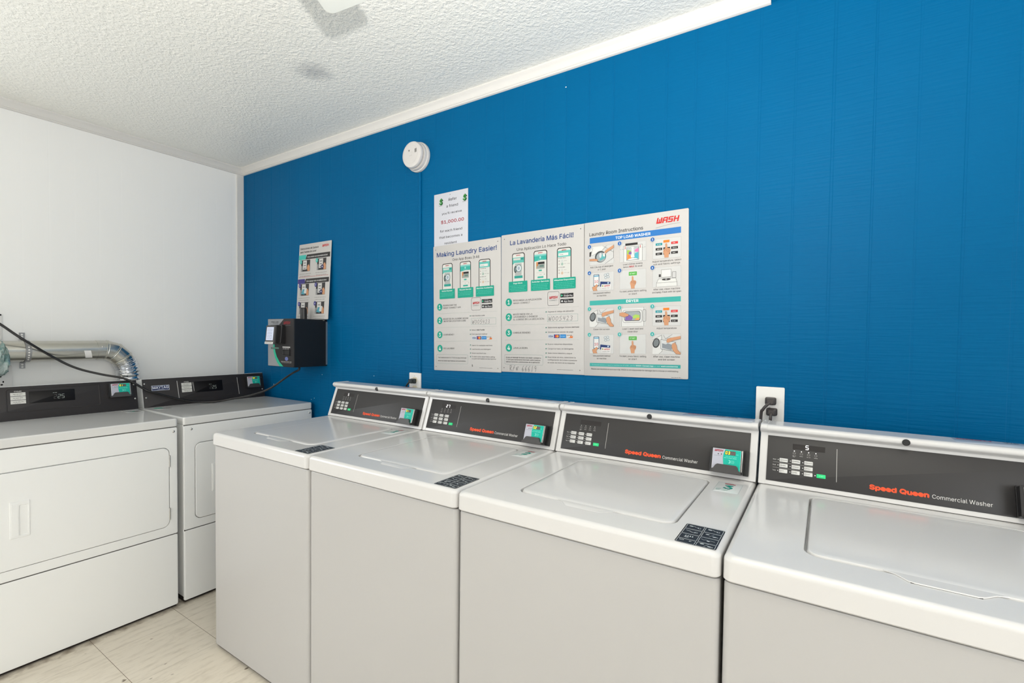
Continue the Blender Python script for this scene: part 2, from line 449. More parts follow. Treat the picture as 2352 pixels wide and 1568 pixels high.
# ------------------------------------------------------------------ the room
CZ = 2.443; RX = 5.3; FY = -3.4
def panel_wall(name, axis, length, height, m, phase, pitch=0.1016, gw=0.0085, gd=0.0010, seed=1):
    """sheet panelling with vertical V-grooves; axis 'x': plane y=0 facing -y, axis 'y': plane x=0 facing +x"""
    bm = bmesh.new(); rnd = random.Random(seed)
    xs = [(0, 0)]; x = phase
    while x < length:
        g = gw * rnd.uniform(.75, 1.15); d = gd * rnd.uniform(.5, 1)
        xs += [(x - g / 2, 0), (x - g * .3, d), (x + g * .3, d), (x + g / 2, 0)]; x += pitch
    xs.append((length, 0))
    def P(t, d, z): return (t, d, z) if axis == 'x' else (-d, -t, z)
    lo = [bm.verts.new(P(t, d, 0)) for t, d in xs]; hi = [bm.verts.new(P(t, d, height)) for t, d in xs]
    for i in range(len(xs) - 1): bm.faces.new((lo[i], lo[i + 1], hi[i + 1], hi[i]))
    # wall thickness behind
    b = [bm.verts.new(P(t, .1, z)) for t, z in ((0, 0), (length, 0), (length, height), (0, height))]
    bm.faces.new(b)
    bm.faces.new((lo[0], b[0], b[3], hi[0])); bm.faces.new((lo[-1], hi[-1], b[2], b[1]))
    bm.faces.new([hi[i] for i in range(len(hi))] + [b[2], b[3]]); bm.faces.new([lo[i] for i in range(len(lo) - 1, -1, -1)] + [b[0], b[1]])
    o = obj(name, bm, m, smooth=False); setp(o, kind='structure'); return o
wb = panel_wall('wall_back', 'x', RX, CZ, blue, 3.0875 - 0.1016 * 30, seed=3)
panel_wall('wall_left', 'y', -FY, CZ, white_wall, 0.075, gd=0.00015, gw=0.006, seed=5)
def slab(name, x0, x1, y0, y1, z0, z1, m):
    bm = bmesh.new(); box(bm, x0, x1, y0, y1, z0, z1, 0, n=1); o = obj(name, bm, m, smooth=False); return setp(o, kind='structure')
slab('floor', -0.1, RX + .1, FY - .1, .1, -.08, 0, floor_m)
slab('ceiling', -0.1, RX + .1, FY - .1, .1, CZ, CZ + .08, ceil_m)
for x, z, w_, h_ in ((.3676, .9869, .004, .006), (.8776, 1.0767, .003, .003), (1.3323, 1.0936, .003, .003), (.7709, .9196, .003, .003), (.8013, .9300, .003, .003), (2.4768, 2.334, .005, .003)):
    bm = bmesh.new(); box(bm, x - w_ / 2, x + w_ / 2, -.0006, 0, z - h_ / 2, z + h_ / 2, 0, n=1); obj('paint_chip', bm, white_wall, wb, smooth=False)
# front wall (behind the camera) with a glazed door added to carry fill light
GX0, GX1, GZ0, GZ1 = 0.9, 2.5, 0.05, 2.12
bm = bmesh.new()
for x0, x1, z0, z1 in ((0, GX0, 0, CZ), (GX1, RX, 0, CZ), (GX0, GX1, GZ1, CZ), (GX0, GX1, 0, GZ0)):
    box(bm, x0, x1, FY - .1, FY, z0, z1, 0, n=1)
setp(obj('wall_front', bm, white_wall, smooth=False), kind='structure')
bm = bmesh.new()
for x0, x1, z0, z1 in ((GX0, GX1, GZ0, GZ0 + .05), (GX0, GX1, GZ1 - .05, GZ1), (GX0, GX0 + .05, GZ0 + .05, GZ1 - .05), (GX1 - .05, GX1, GZ0 + .05, GZ1 - .05), ((GX0 + GX1) / 2 - .03, (GX0 + GX1) / 2 + .03, GZ0 + .05, GZ1 - .05)):
    box(bm, x0, x1, FY - .08, FY + .012, z0, z1, 0, n=1)
setp(obj('added_door_1', bm, trim_white, smooth=False), kind='structure')
# right wall (outside the view) with a window added for fill from the side
WY0, WY1, WZ0, WZ1 = -2.9, -1.2, 0.95, 2.1
bm = bmesh.new()
for y0, y1, z0, z1 in ((FY, WY0, 0, CZ), (WY1, 0, 0, CZ), (WY0, WY1, 0, WZ0), (WY0, WY1, WZ1, CZ)):
    box(bm, RX, RX + .1, y0, y1, z0, z1, 0, n=1)
setp(obj('wall_right', bm, white_wall, smooth=False), kind='structure')
bm = bmesh.new()
for y0, y1, z0, z1 in ((WY0, WY1, WZ0, WZ0 + .05), (WY0, WY1, WZ1 - .05, WZ1), (WY0, WY0 + .05, WZ0 + .05, WZ1 - .05), (WY1 - .05, WY1, WZ0 + .05, WZ1 - .05), (-2.07, -2.03, WZ0 + .05, WZ1 - .05)):
    box(bm, RX - .012, RX + .08, y0, y1, z0, z1, 0, n=1)
setp(obj('added_window_1', bm, trim_white, smooth=False), kind='structure')

# cove moulding at the ceiling: stepped profile
def moulding(name, pts_a, pts_b, prof, inward, m):
    bm = bmesh.new(); L = []
    for base in (pts_a, pts_b):
        L.append([bm.verts.new((base[0] + inward[0] * d, base[1] + inward[1] * d, CZ - h)) for d, h in prof])
    k = len(prof)
    for i in range(k): bm.faces.new((L[0][i], L[0][(i + 1) % k], L[1][(i + 1) % k], L[1][i]))
    bm.faces.new(L[0][::-1]); bm.faces.new(L[1])
    return setp(obj(name, bm, m, ang=28, wn=False), kind='structure')
prof = [(0, 0), (.030, 0), (.030, .006), (.024, .013), (.020, .017), (.0155, .026), (.0125, .031), (.0125, .036), (.009, .038), (.009, .0425), (.004, .0455), (0, .0458)]
moulding('trim_1', (0, 0), (3.215, 0), prof, (0, -1), trim_white)
moulding('trim_2', (0, 0), (0, FY), prof, (1, 0), trim_white)
moulding('trim_3', (3.216, 0), (RX, 0), [(0, 0), (.012, 0), (.012, .034), (0, .040)], (0, -1), blue)
bm = bmesh.new(); box(bm, 0, .0075, -.047, 0, 0.0, CZ - .044, .003, n=2)
setp(obj('trim_4', bm, trim_white), kind='structure')

# ------------------------------------------------------------------ washers
XW, YF, S = 1.2677, -0.7908, 0.6554
WW = 0.6510
CO = Vector((0, 0.5466, 0.907)); CV = Vector((0, 0.3320, 0.9433)); CN = Vector((0, -0.9433, 0.3320))
def cf(u, v, h):
    p = CO + Vector((u, 0, 0)) + CV * v + CN * h
    return (p.x, p.y, p.z)
def top_f(z): return lambda u, v, h: (u, v, z + h)

def washer_meshes():
    M = {}
    gap_m = mat('lid_gap_grey', (150, 148, 144), .5)
    # cabinet
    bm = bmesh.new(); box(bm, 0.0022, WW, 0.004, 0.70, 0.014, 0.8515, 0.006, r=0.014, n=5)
    M['cabinet'] = bm_mesh('cabinet', bm, enamel_front_shaded)
    # feet
    bm = bmesh.new(); cyl(bm, (0, 0, 0), (0, 0, .024), .02, .018, 14)
    M['foot'] = bm_mesh('foot', bm, black_plastic)
    # top with lid opening
    bm = bmesh.new()
    X0, X1, Y0, Y1, Z1 = 0.0012, 0.6525, -0.004, 0.703, 0.905
    lx0, lx1, ly0, ly1 = 0.131, 0.541, 0.0905, 0.5005
    R = .012
    rg = [(X0 + .004, X1 - .004, Y0 + .004, Y1, .012, .8545), (X0, X1, Y0, Y1, .016, .858), (X0, X1, Y0, Y1, .018, Z1 - R)]
    for a in (20, 45, 70, 90):
        t = math.radians(a); d = R * (1 - math.cos(t))
        rg.append((X0 + d, X1 - d, Y0 + d, Y1 - d * .2, .018, Z1 - R + R * math.sin(t)))
    e = .004
    rg += [(lx0 - e, lx1 + e, ly0 - e, ly1 + e, .034, Z1), (lx0 - e * .3, lx1 + e * .3, ly0 - e * .3, ly1 + e * .3, .031, Z1 - e * .3), (lx0, lx1, ly0, ly1, .030, Z1 - e), (lx0, lx1, ly0, ly1, .030, Z1 - .016)]
    rings(bm, rg, n=7)
    M['top_panel'] = bm_mesh('top_panel', bm, enamel)
    # lid with rolled edge
    bm = bmesh.new(); g = .0032
    a = (lx0 + g, lx1 - g, ly0 + g, ly1 - g)
    def ins(d, r, z): return (a[0] + d, a[1] - d, a[2] + d, a[3] - d, r, z)
    rg = [ins(.002, .026, Z1 - .0155), ins(0, .027, Z1 - .008), ins(.0008, .0265, Z1 - .003), ins(.0032, .025, Z1 + .0005), ins(.0075, .022, Z1 + .0018), ins(.016, .018, Z1 + .0022)]
    rings(bm, rg, n=7)
    M['lid'] = bm_mesh('lid', bm, enamel)
    # finger lip at the front of the lid: shallow scoop with a slit below it
    bm = bmesh.new(); mats = [enamel, black_gap]
    P = [(.252, .0935), (.268, .086), (.284, .0665), (.292, .0635), (.372, .0635), (.380, .0665), (.398, .086), (.414, .0935)]
    lo = [bm.verts.new((x, y, Z1 + .0006)) for x, y in P]; hi = [bm.verts.new((x, y + (.0012 if y < .09 else 0), Z1 + .0006 + (.0018 if y < .08 else .0014))) for x, y in P]
    k = len(P)
    for i in range(k): bm.faces.new((lo[i], lo[(i + 1) % k], hi[(i + 1) % k], hi[i]))
    bm.faces.new(hi); bm.faces.new(lo[::-1])
    for v in bm.verts: v.co.z = Z1 + (v.co.z - Z1) * .45
    M['handle'] = bm_mesh('handle', bm, [enamel])
    bm = bmesh.new()
    lo = [bm.verts.new((x, y, Z1 + .0006)) for x, y in P]; hi = [bm.verts.new((x, y + (.0012 if y < .09 else 0), Z1 + .0006 + (.0018 if y < .08 else .0014))) for x, y in P]
    for i in range(k): bm.faces.new((lo[i], lo[(i + 1) % k], hi[(i + 1) % k], hi[i]))
    bm.faces.new(hi); bm.faces.new(lo[::-1])
    box(bm, .287, .377, .0637, .0660, Z1 + .0002, Z1 + .00085, 0, mi=1, n=1)  # black box standing in for the shadow gap under the lip
    M['handle4'] = bm_mesh('handle', bm, [enamel, black_gap])
    # console shell, extruded along x
    face = [(.5466, .9068), (.5605, .9465), (.5745, .9865), (.5885, 1.0265), (.5935, 1.0405)]
    bull = [(.5930, 1.0450), (.5890, 1.0480), (.5820, 1.0510), (.5770, 1.0550), (.5752, 1.0595), (.5762, 1.0645), (.5800, 1.0685), (.5860, 1.0708)]
    back = [(.6600, 1.0706), (.6620, 1.0690), (.6620, .9065)]
    pf = face + bull + back
    def extr(x0, x1, pf, bm, mi=0, b=.0):
        rows = []
        for x in (x0, x1): rows.append([bm.verts.new((x, y, z)) for y, z in pf])
        k = len(pf)
        for i in range(k): bm.faces.new((rows[0][i], rows[0][(i + 1) % k], rows[1][(i + 1) % k], rows[1][i])).material_index = mi
        bm.faces.new(rows[0][::-1]).material_index = mi; bm.faces.new(rows[1]).material_index = mi
    bm = bmesh.new(); extr(.008, .6465, pf, bm)
    M['console'] = bm_mesh('console', bm, enamel)
    # end caps, slightly proud with rounded ends
    def capmesh(x0, x1, out):
        bm = bmesh.new()
        cy, cz = .62, .99
        def grow(d): return [(y + (-d if y < .60 else 0), z + (d if z > 1.04 else 0)) for y, z in pf]
        xs = [(x0, .0014), (x1 - .003 if out > 0 else x0, .0014)]
        seq = [(x0, .0013), (x1, .0013)]
        if out > 0: seq = [(x0, .0013), (x1 - .0035, .0013), (x1 - .001, .0003), (x1, -.002)]
        else: seq = [(x0, -.002), (x0 + .001, .0003), (x0 + .0035, .0013), (x1, .0013)]
        rows = [[bm.verts.new((x, y, z)) for y, z in grow(d)] for x, d in seq]
        k = len(pf)
        for A, B in zip(rows, rows[1:]):
            for i in range(k): bm.faces.new((A[i], A[(i + 1) % k], B[(i + 1) % k], B[i]))
        bm.faces.new(rows[0][::-1]); bm.faces.new(rows[-1])
        return bm_mesh('end_cap', bm, enamel)
    bm = bmesh.new(); box(bm, .0065, .6465, .0085, .69, .848, .858, 0, r=.012, n=4); M['seam'] = bm_mesh('seam_shade', bm, seam_dark)  # dark strip painting the shade in the seam below the top
    bm = bmesh.new(); box(bm, .010, .642, .012, .66, .006, .03, 0, n=1); M['base'] = bm_mesh('base', bm, mat('under_shade_brown', (40, 32, 26), .9))  # dark box standing in for the shade under the washer
    bm = bmesh.new(); box(bm, .0040, .6500, .5462, .655, .9050, .9068, 0, n=1); M['cseam'] = bm_mesh('console_seam_shade', bm, seam_dark)  # dark strip for the shade line at the console's foot
    M['cap_l'] = capmesh(.0025, .0205, -1); M['cap_r'] = capmesh(.6345, .6525, 1)
    # keypad button
    bm = bmesh.new(); plate(bm, -.0102, .0102, -.0052, .0052, 0, .0014, .0015, .0005, n=3)
    M['button'] = bm
    # lock
    bm = bmesh.new(); lathe(bm, [(.0082, -.006), (.0082, .0030), (.0074, .0040), (.0058, .0040), (.0056, .0034), (.0001, .0034)], (0, 0, 0), (0, -.97, .24), 20)
    M['lock'] = bm_mesh('lock', bm, black_plastic)
    M['lock'].materials.append(black_plastic)
    return M

def reader_parts(parent, f, u0, v0, num, body_m=black_plastic, hb=0.0):
    """card reader on a control panel: back plate, body, label, card holder. u0,v0 = lower-left of its label"""
    bm = bmesh.new()
    plate(bm, u0 - .008, u0 + .096, v0 - .0055, v0 + .067, 0.0, .009, .003, .001, f=f)
    rd = obj('card_reader', bm, body_m, parent)
    rd['label'] = 'black payment reader with a grey and teal face'
    bm = bmesh.new()
    plate(bm, u0 - .007, u0 + .084, v0 - .006, v0 + .0655, .009, .031, .004, .002, f=f)
    obj('reader_body', bm, body_m, rd)
    bm = bmesh.new()
    plate(bm, u0, u0 + .0775, v0, v0 + .0615, .031, .0332, .001, .0004, f=f)
    a = Art(f, .0002, .0332)
    g1, teal = (196, 196, 208), (16, 190, 168)
    a.rect(u0 + .0005, v0 + .0005, u0 + .077, v0 + .061, g1, 1)
    crv = [(u0 + .0345, v0 + .061), (u0 + .030, v0 + .048), (u0 + .029, v0 + .036), (u0 + .0305, v0 + .024), (u0 + .034, v0 + .0005)]
    a.poly([(u0 + .077, v0 + .061)] + crv + [(u0 + .077, v0 + .0005)], teal, 2)
    a.wash(u0 + .005, v0 + .0525, .024, .0062, (176, 44, 62), 3, line=False)
    for du in (.016, .0245): a.ell(u0 + du, v0 + .0455, .0015, .0017, (30, 26, 28), 3, 10)
    a.greek(u0 + .005, u0 + .029, v0 + .040, .0014, (140, 140, 150), 3, 1)
    a.rect(u0 + .034, v0 + .0455, u0 + .0625, v0 + .057, (92, 84, 84), 3)
    for i, ch in enumerate(num):
        a.seg7(ch, u0 + .0352 + i * .0068, v0 + .0468, .0050, .009, digit_y, 4, t=.0013)
    for i in (2, 3): a.seg7('8', u0 + .0352 + i * .0068, v0 + .0468, .0050, .009, (130, 112, 108), 4, t=.001)
    a.greek(u0 + .064, u0 + .073, v0 + .048, .0022, (120, 226, 212), 3, 2)
    a.greek(u0 + .036, u0 + .066, v0 + .0405, .0022, (110, 222, 206), 3, 3)
    a.greek(u0 + .032, u0 + .069, v0 + .036, .0022, (140, 228, 214), 3, 4)
    # contactless waves and hand
    pale = (128, 226, 212)
    a.ell(u0 + .047, v0 + .026, .0042, .0052, pale, 3, 14); a.ell(u0 + .0445, v0 + .026, .0030, .0036, teal, 4, 12)
    for k in range(3):
        c = (u0 + .050 + k * .003, v0 + .026)
        a.line([(c[0] + .004 * math.cos(t), c[1] + (.0055) * math.sin(t)) for t in (-.9, -.45, 0, .45, .9)], .0009, pale, 3)
    obj_art('reader_label', bm, [plate_white], [a], rd)
    bm = bmesh.new()
    # card holder: tapering pocket in front of the label's foot
    P = [(-.004, -.008), (.081, -.008), (.0785, .000), (.0735, .003), (.0705, .0125), (.066, .0165), (.016, .0165), (.0105, .0125), (.0055, .003), (-.001, .000)]
    lo = [bm.verts.new(f(u0 + x, v0 + y, .0336)) for x, y in P]; hi = [bm.verts.new(f(u0 + x * .985 + .0006, v0 + y * .97, .0415)) for x, y in P]
    k = len(P)
    for i in range(k): bm.faces.new((lo[i], lo[(i + 1) % k], hi[(i + 1) % k], hi[i]))
    bm.faces.new(hi); bm.faces.new(lo[::-1])
    obj('card_holder', bm, charcoal_plastic, rd, wn=False)
    # silver edge strip on the right flank
    bm = bmesh.new(); plate(bm, u0 + .0795, u0 + .0815, v0 + .001, v0 + .062, .0312, .0322, .0005, .0002, f=f)
    obj('edge_strip', bm, silver, rd, wn=False)
    return rd

BU, BV = (.0645, .0945, .1245), (.0718, .0566, .0414)
BT = [['REGULAR', 'PERM PRESS', 'DELICATE'], ['NORMAL', 'MEDIUM', 'HEAVY'], ['HOT', 'WARM', 'COLD']]
def control_panel(parent, k, digits, lit):
    bm = bmesh.new(); plate(bm, .0225, .6325, .0108, .1385, .0, .0014, .001, .0005, f=cf)
    a = Art(cf, .0002, .0014)
    w = (214, 212, 208)
    a.rect(.1882, .032, .1898, .120, (176, 174, 170), 1)
    a.text('Speed Queen', .2606, .0275, .0108, (250, 92, 52), width=.1165, bold=.10, l=2)
    a.text('Commercial Washer', .3835, .0268, .0094, (236, 234, 230), width=.1075, bold=.004, l=2)
    a.rect(.0850, .1060, .1620, .1210, (46, 42, 41), 1)
    for i, ch in enumerate(digits):
        a.seg7(ch, .1152 + (i - (len(digits) - 1) * .5) * .012, .1080, .0080, .0125, digit_w, 3, t=.0016)
    for i, u in enumerate((.0894, .1066, .1238, .1409)):
        a.ell(u, .1010, .0013, .0013, digit_w if k == 3 else w, 2, 10)
        if i == 3: a.ell(u, .0945, .0032, .0032, (150, 148, 146), 2, 12); a.ell(u, .0945, .0022, .0022, (60, 58, 57), 3, 12)
        else: a.frame(u - .0034, .0922, u + .0034, .0968, .0007, (160, 158, 155), 2, .0008)
        a.greek(u - .0042, u + .0044, .0872, .0022, (168, 166, 162), 2, i)
        if i == 0: a.greek(u - .0036, u + .0036, .0842, .0022, (168, 166, 162), 2, 9)
    for r, t in enumerate(('Wash', 'Soil', 'Temp')):
        a.text(t, .0375, BV[r] - .0016, .0032, (226, 224, 220), width=.0085, l=2)
        for c in range(3): a.ell(BU[c] - .0136, BV[r], .0012, .0012, (240, 238, 236), 2, 10)
        if r < 2: a.rect(.0378, (BV[r] + BV[r + 1]) / 2 - .0003, .1348, (BV[r] + BV[r + 1]) / 2 + .0003, (190, 188, 184), 2)
    if k == 3: a.ell(.1405, .0412, .0012, .0012, digit_w, 2, 10)
    cp = obj_art('control_panel', bm, [panel_grey], [a], parent)
    for r in range(3):
        for c in range(3):
            bm = bmesh.new(); f = lambda u, v, h, r=r, c=c: cf(BU[c] + u, BV[r] + v, .0014 + h)
            plate(bm, -.0102, .0102, -.0051, .0051, 0, .0014, .0015, .0005, f=f, n=3)
            b = Art(f, .0002, .0014)
            b.frame(-.0088, -.0024, -.0048, .002, .0006, (70, 68, 66), 1, .0006)
            b.text(BT[r][c], -.0038, -.0011, .0024, (70, 68, 66), width=min(.0125, .0018 * len(BT[r][c])), l=1, bold=.01)
            obj_art('button', bm, [button_m], [b], cp)
    bm = bmesh.new(); f = lambda u, v, h: cf(.1542 + u, .0412 + v, .0014 + h)
    plate(bm, -.0104, .0104, -.0051, .0051, 0, .0014, .0010, .0005, f=f, n=3)
    b = Art(f, .0002, .0014); b.text('START', 0, -.0012, .0024, (190, 250, 220), align='C', l=1)
    sb = obj_art('start_button', bm, [green_btn], [b], cp); sb['label'] = 'green start button'
    return cp

def instruction_sticker(parent):
    bm = bmesh.new(); f = top_f(.905)
    x0, x1, y0, y1 = .5630, .6425, .0085, .1185
    plate(bm, x0, x1, y0, y1, .0001, .0005, .005, .0001, f=f)
    a = Art(f, .00018, .0005); w = (206, 212, 214); navy = (38, 44, 52)
    cw, ch = .0360, .0272
    for r in range(4):
        for c in range(2):
            u = x0 + .0026 + c * .0384; v1 = y1 - .0024 - r * .0292; v0 = max(v1 - ch, y0 + .0004)
            a.frame(u, v0, u + cw, v1, .0008, w, 1, .002)
            a.rect(u + .001, v0 + .001, u + cw - .001, v1 - .001, navy, 0)
            cu, cv = u + cw / 2, (v1 - ch / 2)
            if v0 > v1 - ch + .004: cv += .004
            k = r * 2 + c
            if k in (0, 1):
                a.ell(cu - .008, cv + .003, .0045, .0026, w, 2, 12)
                a.line([(cu - .003, cv + .005), (cu + .002, cv), (cu + .006, cv + .001), (cu + .008, cv - .004), (cu + .012, cv - .004)], .001, w, 2)
                a.frame(cu + .006, cv - .004, cu + .012, cv + .002, .0007, w, 2)
            elif k == 2:
                a.line([(cu - .012, cv + .004), (cu - .006, cv + .003), (cu, cv - .002), (cu + .005, cv - .003), (cu + .008, cv + .002)], .0014, w, 2)
                a.frame(cu + .005, cv - .004, cu + .011, cv + .002, .0007, w, 2)
            elif k in (3, 7):
                a.line([(cu - .003, cv - .007), (cu + .004, cv + .007)], .0007, w, 2)
                a.ell(cu - .008, cv + .004, .004, .0022, w, 2, 12)
                a.ell(cu + .007, cv - .003, .0042, .0022, w, 2, 12); a.rect(cu + .007, cv - .004, cu + .014, cv - .0022, w, 2)
            elif k == 4:
                for q in range(4): a.poly([(cu - .008 + q * .0045, cv), (cu - .005 + q * .0045, cv), (cu - .0058 + q * .0045, cv + .006), (cu - .0072 + q * .0045, cv + .006)], w, 2)
                a.ell(cu - .004, cv - .004, .005, .0016, w, 2, 12)
            elif k == 5:
                a.line([(cu - .014, cv + .003), (cu - .009, cv), (cu - .005, cv + .003), (cu, cv), (cu + .005, cv + .002), (cu + .012, cv + .001)], .0009, w, 2); a.ell(cu, cv - .002, .003, .002, w, 2, 12)
            else:
                a.ell(cu - .009, cv + .003, .0045, .0026, w, 2, 12); a.ell(cu - .009, cv + .003, .0034, .0017, navy, 3, 12)
                a.text('D', cu + .006, cv, .005, w, l=2)
    o = obj_art('instruction_sticker', bm, [mat('sticker_black', (30, 30, 32), 0.4)], [a], parent)
    o['label'] = 'dark sticker with white pictograms'
def number_sticker(parent, num, f, x0, y0, frame=True):
    bm = bmesh.new()
    plate(bm, x0, x0 + .065, y0, y0 + .100, .0001, .0004, .002, .0001, f=f)
    a = Art(f, .00018, .0004); teal = (20, 150, 134)
    a.frame(x0 + .001, y0 + .001, x0 + .064, y0 + .099, .0006, (150, 160, 160), 1, .001)
    a.wash(x0 + .019, y0 + .082, .028, .0085, (176, 40, 50), 2, line=False)
    a.line([(x0 + .019, y0 + .078), (x0 + .034, y0 + .0795), (x0 + .047, y0 + .078)], .0005, (150, 150, 150), 1)
    if num: a.text(num, x0 + .0325, y0 + .037, .034, teal, align='C', bold=.05, l=2, width=.021)
    a.greek(x0 + .005, x0 + .040, y0 + .030, .003, teal, 2, 5)
    a.text('WASH-CONNECT', x0 + .006, y0 + .017, .0048, teal, width=.030, bold=.03, l=2)
    o = obj_art('number_sticker', bm, [mat('sticker_clear_white', (214, 216, 214), 0.25, k=1.05)], [a], parent)
    o['label'] = 'white sticker with a teal ' + (num or 'print')

def make_washer(k, M, num, digits, label):
    root = empty('washing_machine', (XW + S * k, YF, 0), label, 'washing machine', 'row of top-load washing machines')
    link('cabinet', M['cabinet'], root, wn=True)
    link('seam_shade', M['seam'], root); link('base', M['base'], root)
    for x in (.05, .60):
        for y in (.06, .64): link('foot', M['foot'], root, (x, y, 0))
    link('top_panel', M['top_panel'], root, wn=True)
    ld = link('lid', M['lid'], root, wn=True)
    link('handle', M['handle4' if k == 3 else 'handle'], ld)
    cs = link('console', M['console'], root, wn=True)
    link('console_seam_shade', M['cseam'], cs)
    link('end_cap', M['cap_l'], cs, wn=True); link('end_cap', M['cap_r'], cs, wn=True)
    lk = link('lock', M['lock'], cs, (.333, .5768, 1.0590)); lk['label'] = 'round black lock'
    # asset sticker print on top of the console
    bm = bmesh.new(); f = top_f(1.0706)
    plate(bm, .43, .645, .590, .659, .0001, .0003, .002, .0001, f=f)
    a = Art(f, .00015, .0003)
    a.wash(.438, .6415, .068, .013, (150, 50, 84), 2, line=False)
    a.text('WR 324', .526, .6415, .012, (40, 60, 76), width=.062, bold=.01, l=2)
    a.text('20', .600, .6415, .009, (90, 106, 116), width=.02, l=2)
    a.greek(.575, .60, .604, .004, (120, 126, 134), 2, k)
    obj_art('asset_sticker', bm, [console_steel], [a], root)
    cp = control_panel(root, k, digits, k == 3)
    reader_parts(root, cf, .5370, .0165, num)
    if k != 3: instruction_sticker(root)
    if k != 3: number_sticker(root, num[1], top_f(.905), .5625, .3975)
    return root
WM = washer_meshes()
make_washer(0, WM, '01', 'S', 'white top-load washing machine at the row\'s far end, its display showing 5 beside the dryers')
make_washer(1, WM, '02', '27', 'white top-load washing machine with 27 on its display and a teal 2 on top')
make_washer(2, WM, '03', '', 'white top-load washing machine with a dark display and a large teal 3 on top')
make_washer(3, WM, '04', 'S', 'nearest white top-load washing machine, cut by the frame, below the double outlet plate')

# ------------------------------------------------------------------ dryers (fronts face +x)
XD = 0.8132; DW = 0.689
DO = Vector((-.4686, 0, .9084)); DV = Vector((-.1993, 0, .9799)); DN = Vector((.9799, 0, .1993))
def df(u, v, h):
    p = DO + Vector((0, u, 0)) + DV * v + DN * h
    return (p.x, p.y, p.z)
def ff(u, v, h): return (h, u, v)       # front face frame: u = y', v = z, h = out
def make_dryer(y, rz, c0, c1, old, label):
    root = empty('tumble_dryer', (XD, y, 0), label, 'dryer', 'pair of front-load dryers', rz)
    bm = bmesh.new(); box(bm, -.68, -.010, -DW + .0015, -.0015, .03, .872, .003, n=3)
    obj('cabinet', bm, dry_enamel, root)
    bm = bmesh.new(); box(bm, -.03, -.0035, -DW + .004, -.004, .8655, .8705, 0, n=1); obj('seam_shade', bm, seam_dark, root)  # dark strip painting the shade in the gap below the top
    bm = bmesh.new(); box(bm, -.03, -.0035, -DW + .004, -.004, .354, .362, 0, n=1); obj('seam_shade', bm, seam_dark, root)  # dark strip painting the shade in the gap above the toe panel
    for x in (-.63, -.06):
        for yy in (-DW + .06, -.06):
            bm = bmesh.new(); cyl(bm, (x, yy, 0), (x, yy, .032), .018, n=12); obj('foot', bm, black_plastic, root)
    bm = bmesh.new(); box(bm, -.683, .0, -DW, 0, .8695, .9084, .007, r=.010, n=4)
    obj('top_panel', bm, dry_top, root)
    bm = bmesh.new(); box(bm, -.60, -.012, -DW + .006, -.006, .005, .034, 0, n=1); obj('base', bm, mat('under_shade_brown', (40, 32, 26), .9), root)  # dark box painting the shade beneath the dryer
    # upper front panel with door opening
    dy0, dy1, dz0, dz1 = -.6395, -.0340, .3995, .7780
    bm = bmesh.new(); b = .005
    rg = [(-DW + .001, -.001, .3590, .8678, .008, -.011), (-DW + .001, -.001, .3590, .8678, .008, -b), (-DW + .001 + b * .3, -.001 - b * .3, .3590 + b * .3, .8678 - b * .3, .007, -b * .3), (-DW + .001 + b, -.001 - b, .3590 + b, .8678 - b, .005, 0),
          (dy0 - .003, dy1 + .003, dz0 - .003, dz1 + .003, .031, 0), (dy0, dy1, dz0, dz1, .029, -.002), (dy0, dy1, dz0, dz1, .029, -.010)]
    rings(bm, rg, cap0=False, f=ff, n=5)
    obj('front_panel', bm, dry_enamel, root)
    bm = bmesh.new(); g = .0028
    rings(bm, [(dy0 + g, dy1 - g, dz0 + g, dz1 - g, .026, -.0095), (dy0 + g, dy1 - g, dz0 + g, dz1 - g, .026, -.001), (dy0 + g + .0008, dy1 - g - .0008, dz0 + g + .0008, dz1 - g - .0008, .0255, .0012), (dy0 + g + .003, dy1 - g - .003, dz0 + g + .003, dz1 - g - .003, .024, .0022)], f=ff, n=6)
    door = obj('door', bm, dry_enamel, root)
    # recessed pull
    bm = bmesh.new(); h0, h1, v0, v1 = -.563, -.507, .5205, .6610
    f2 = lambda u, v, h: ff(u, v, h + .0022)
    rings(bm, [(h0, h1, v0, v1, .002, -.001), (h0, h1, v0, v1, .002, .0012), (h0 + .001, h1 - .001, v0 + .001, v1 - .001, .002, .0022), (h0 + .026, h1 - .004, v0 + .008, v1 - .015, .003, .0022),
               (h0 + .027, h1 - .005, v0 + .009, v1 - .016, .003, .001), (h0 + .031, h1 - .007, v0 + .011, v1 - .018, .003, -.0085)], cap0=False, f=f2, n=3)
    plate(bm, h0 + .004, h0 + .024, v0 + .006, v1 - .010, .0022, .0034, .002, .001, f=f2)
    obj('handle', bm, dry_enamel, door)
    for z0, z1 in ((.684, .739), (.434, .489)):
        bm = bmesh.new(); yy = dy1 - .0012
        cyl(bm, (.003, yy, z0), (.003, yy, z1), .0030, n=12)
        for q in (z0 + (z1 - z0) * .38, z0 + (z1 - z0) * .7): cyl(bm, (.003, yy, q - .0006), (.003, yy, q + .0006), .0034, n=12)
        plate(bm, yy - .004, yy + .003, z0 + .003, z1 - .003, -.001, .001, .001, .0005, f=ff)
        obj('hinge', bm, silver, door)
    bm = bmesh.new(); b = .006
    rings(bm, [(-DW + .001, -.001, .014, .3568, .008, -.011), (-DW + .001, -.001, .014, .3568, .008, -b), (-DW + .001 + b * .3, -.001 - b * .3, .014 + b * .3, .3568 - b * .3, .007, -b * .3), (-DW + .001 + b, -.001 - b, .014 + b, .3568 - b, .005, 0)], f=ff, n=5)
    obj('toe_panel', bm, dry_enamel, root)
    for yy in (-.0175, -DW + .0345):
        bm = bmesh.new(); lathe(bm, [(.0056, -.001), (.0056, .0012), (.0035, .003), (.0005, .0034)], (0, yy, .8485), (1, 0, 0), 16)
        obj('screw', bm, silver, root)
    # console housing
    bm = bmesh.new()
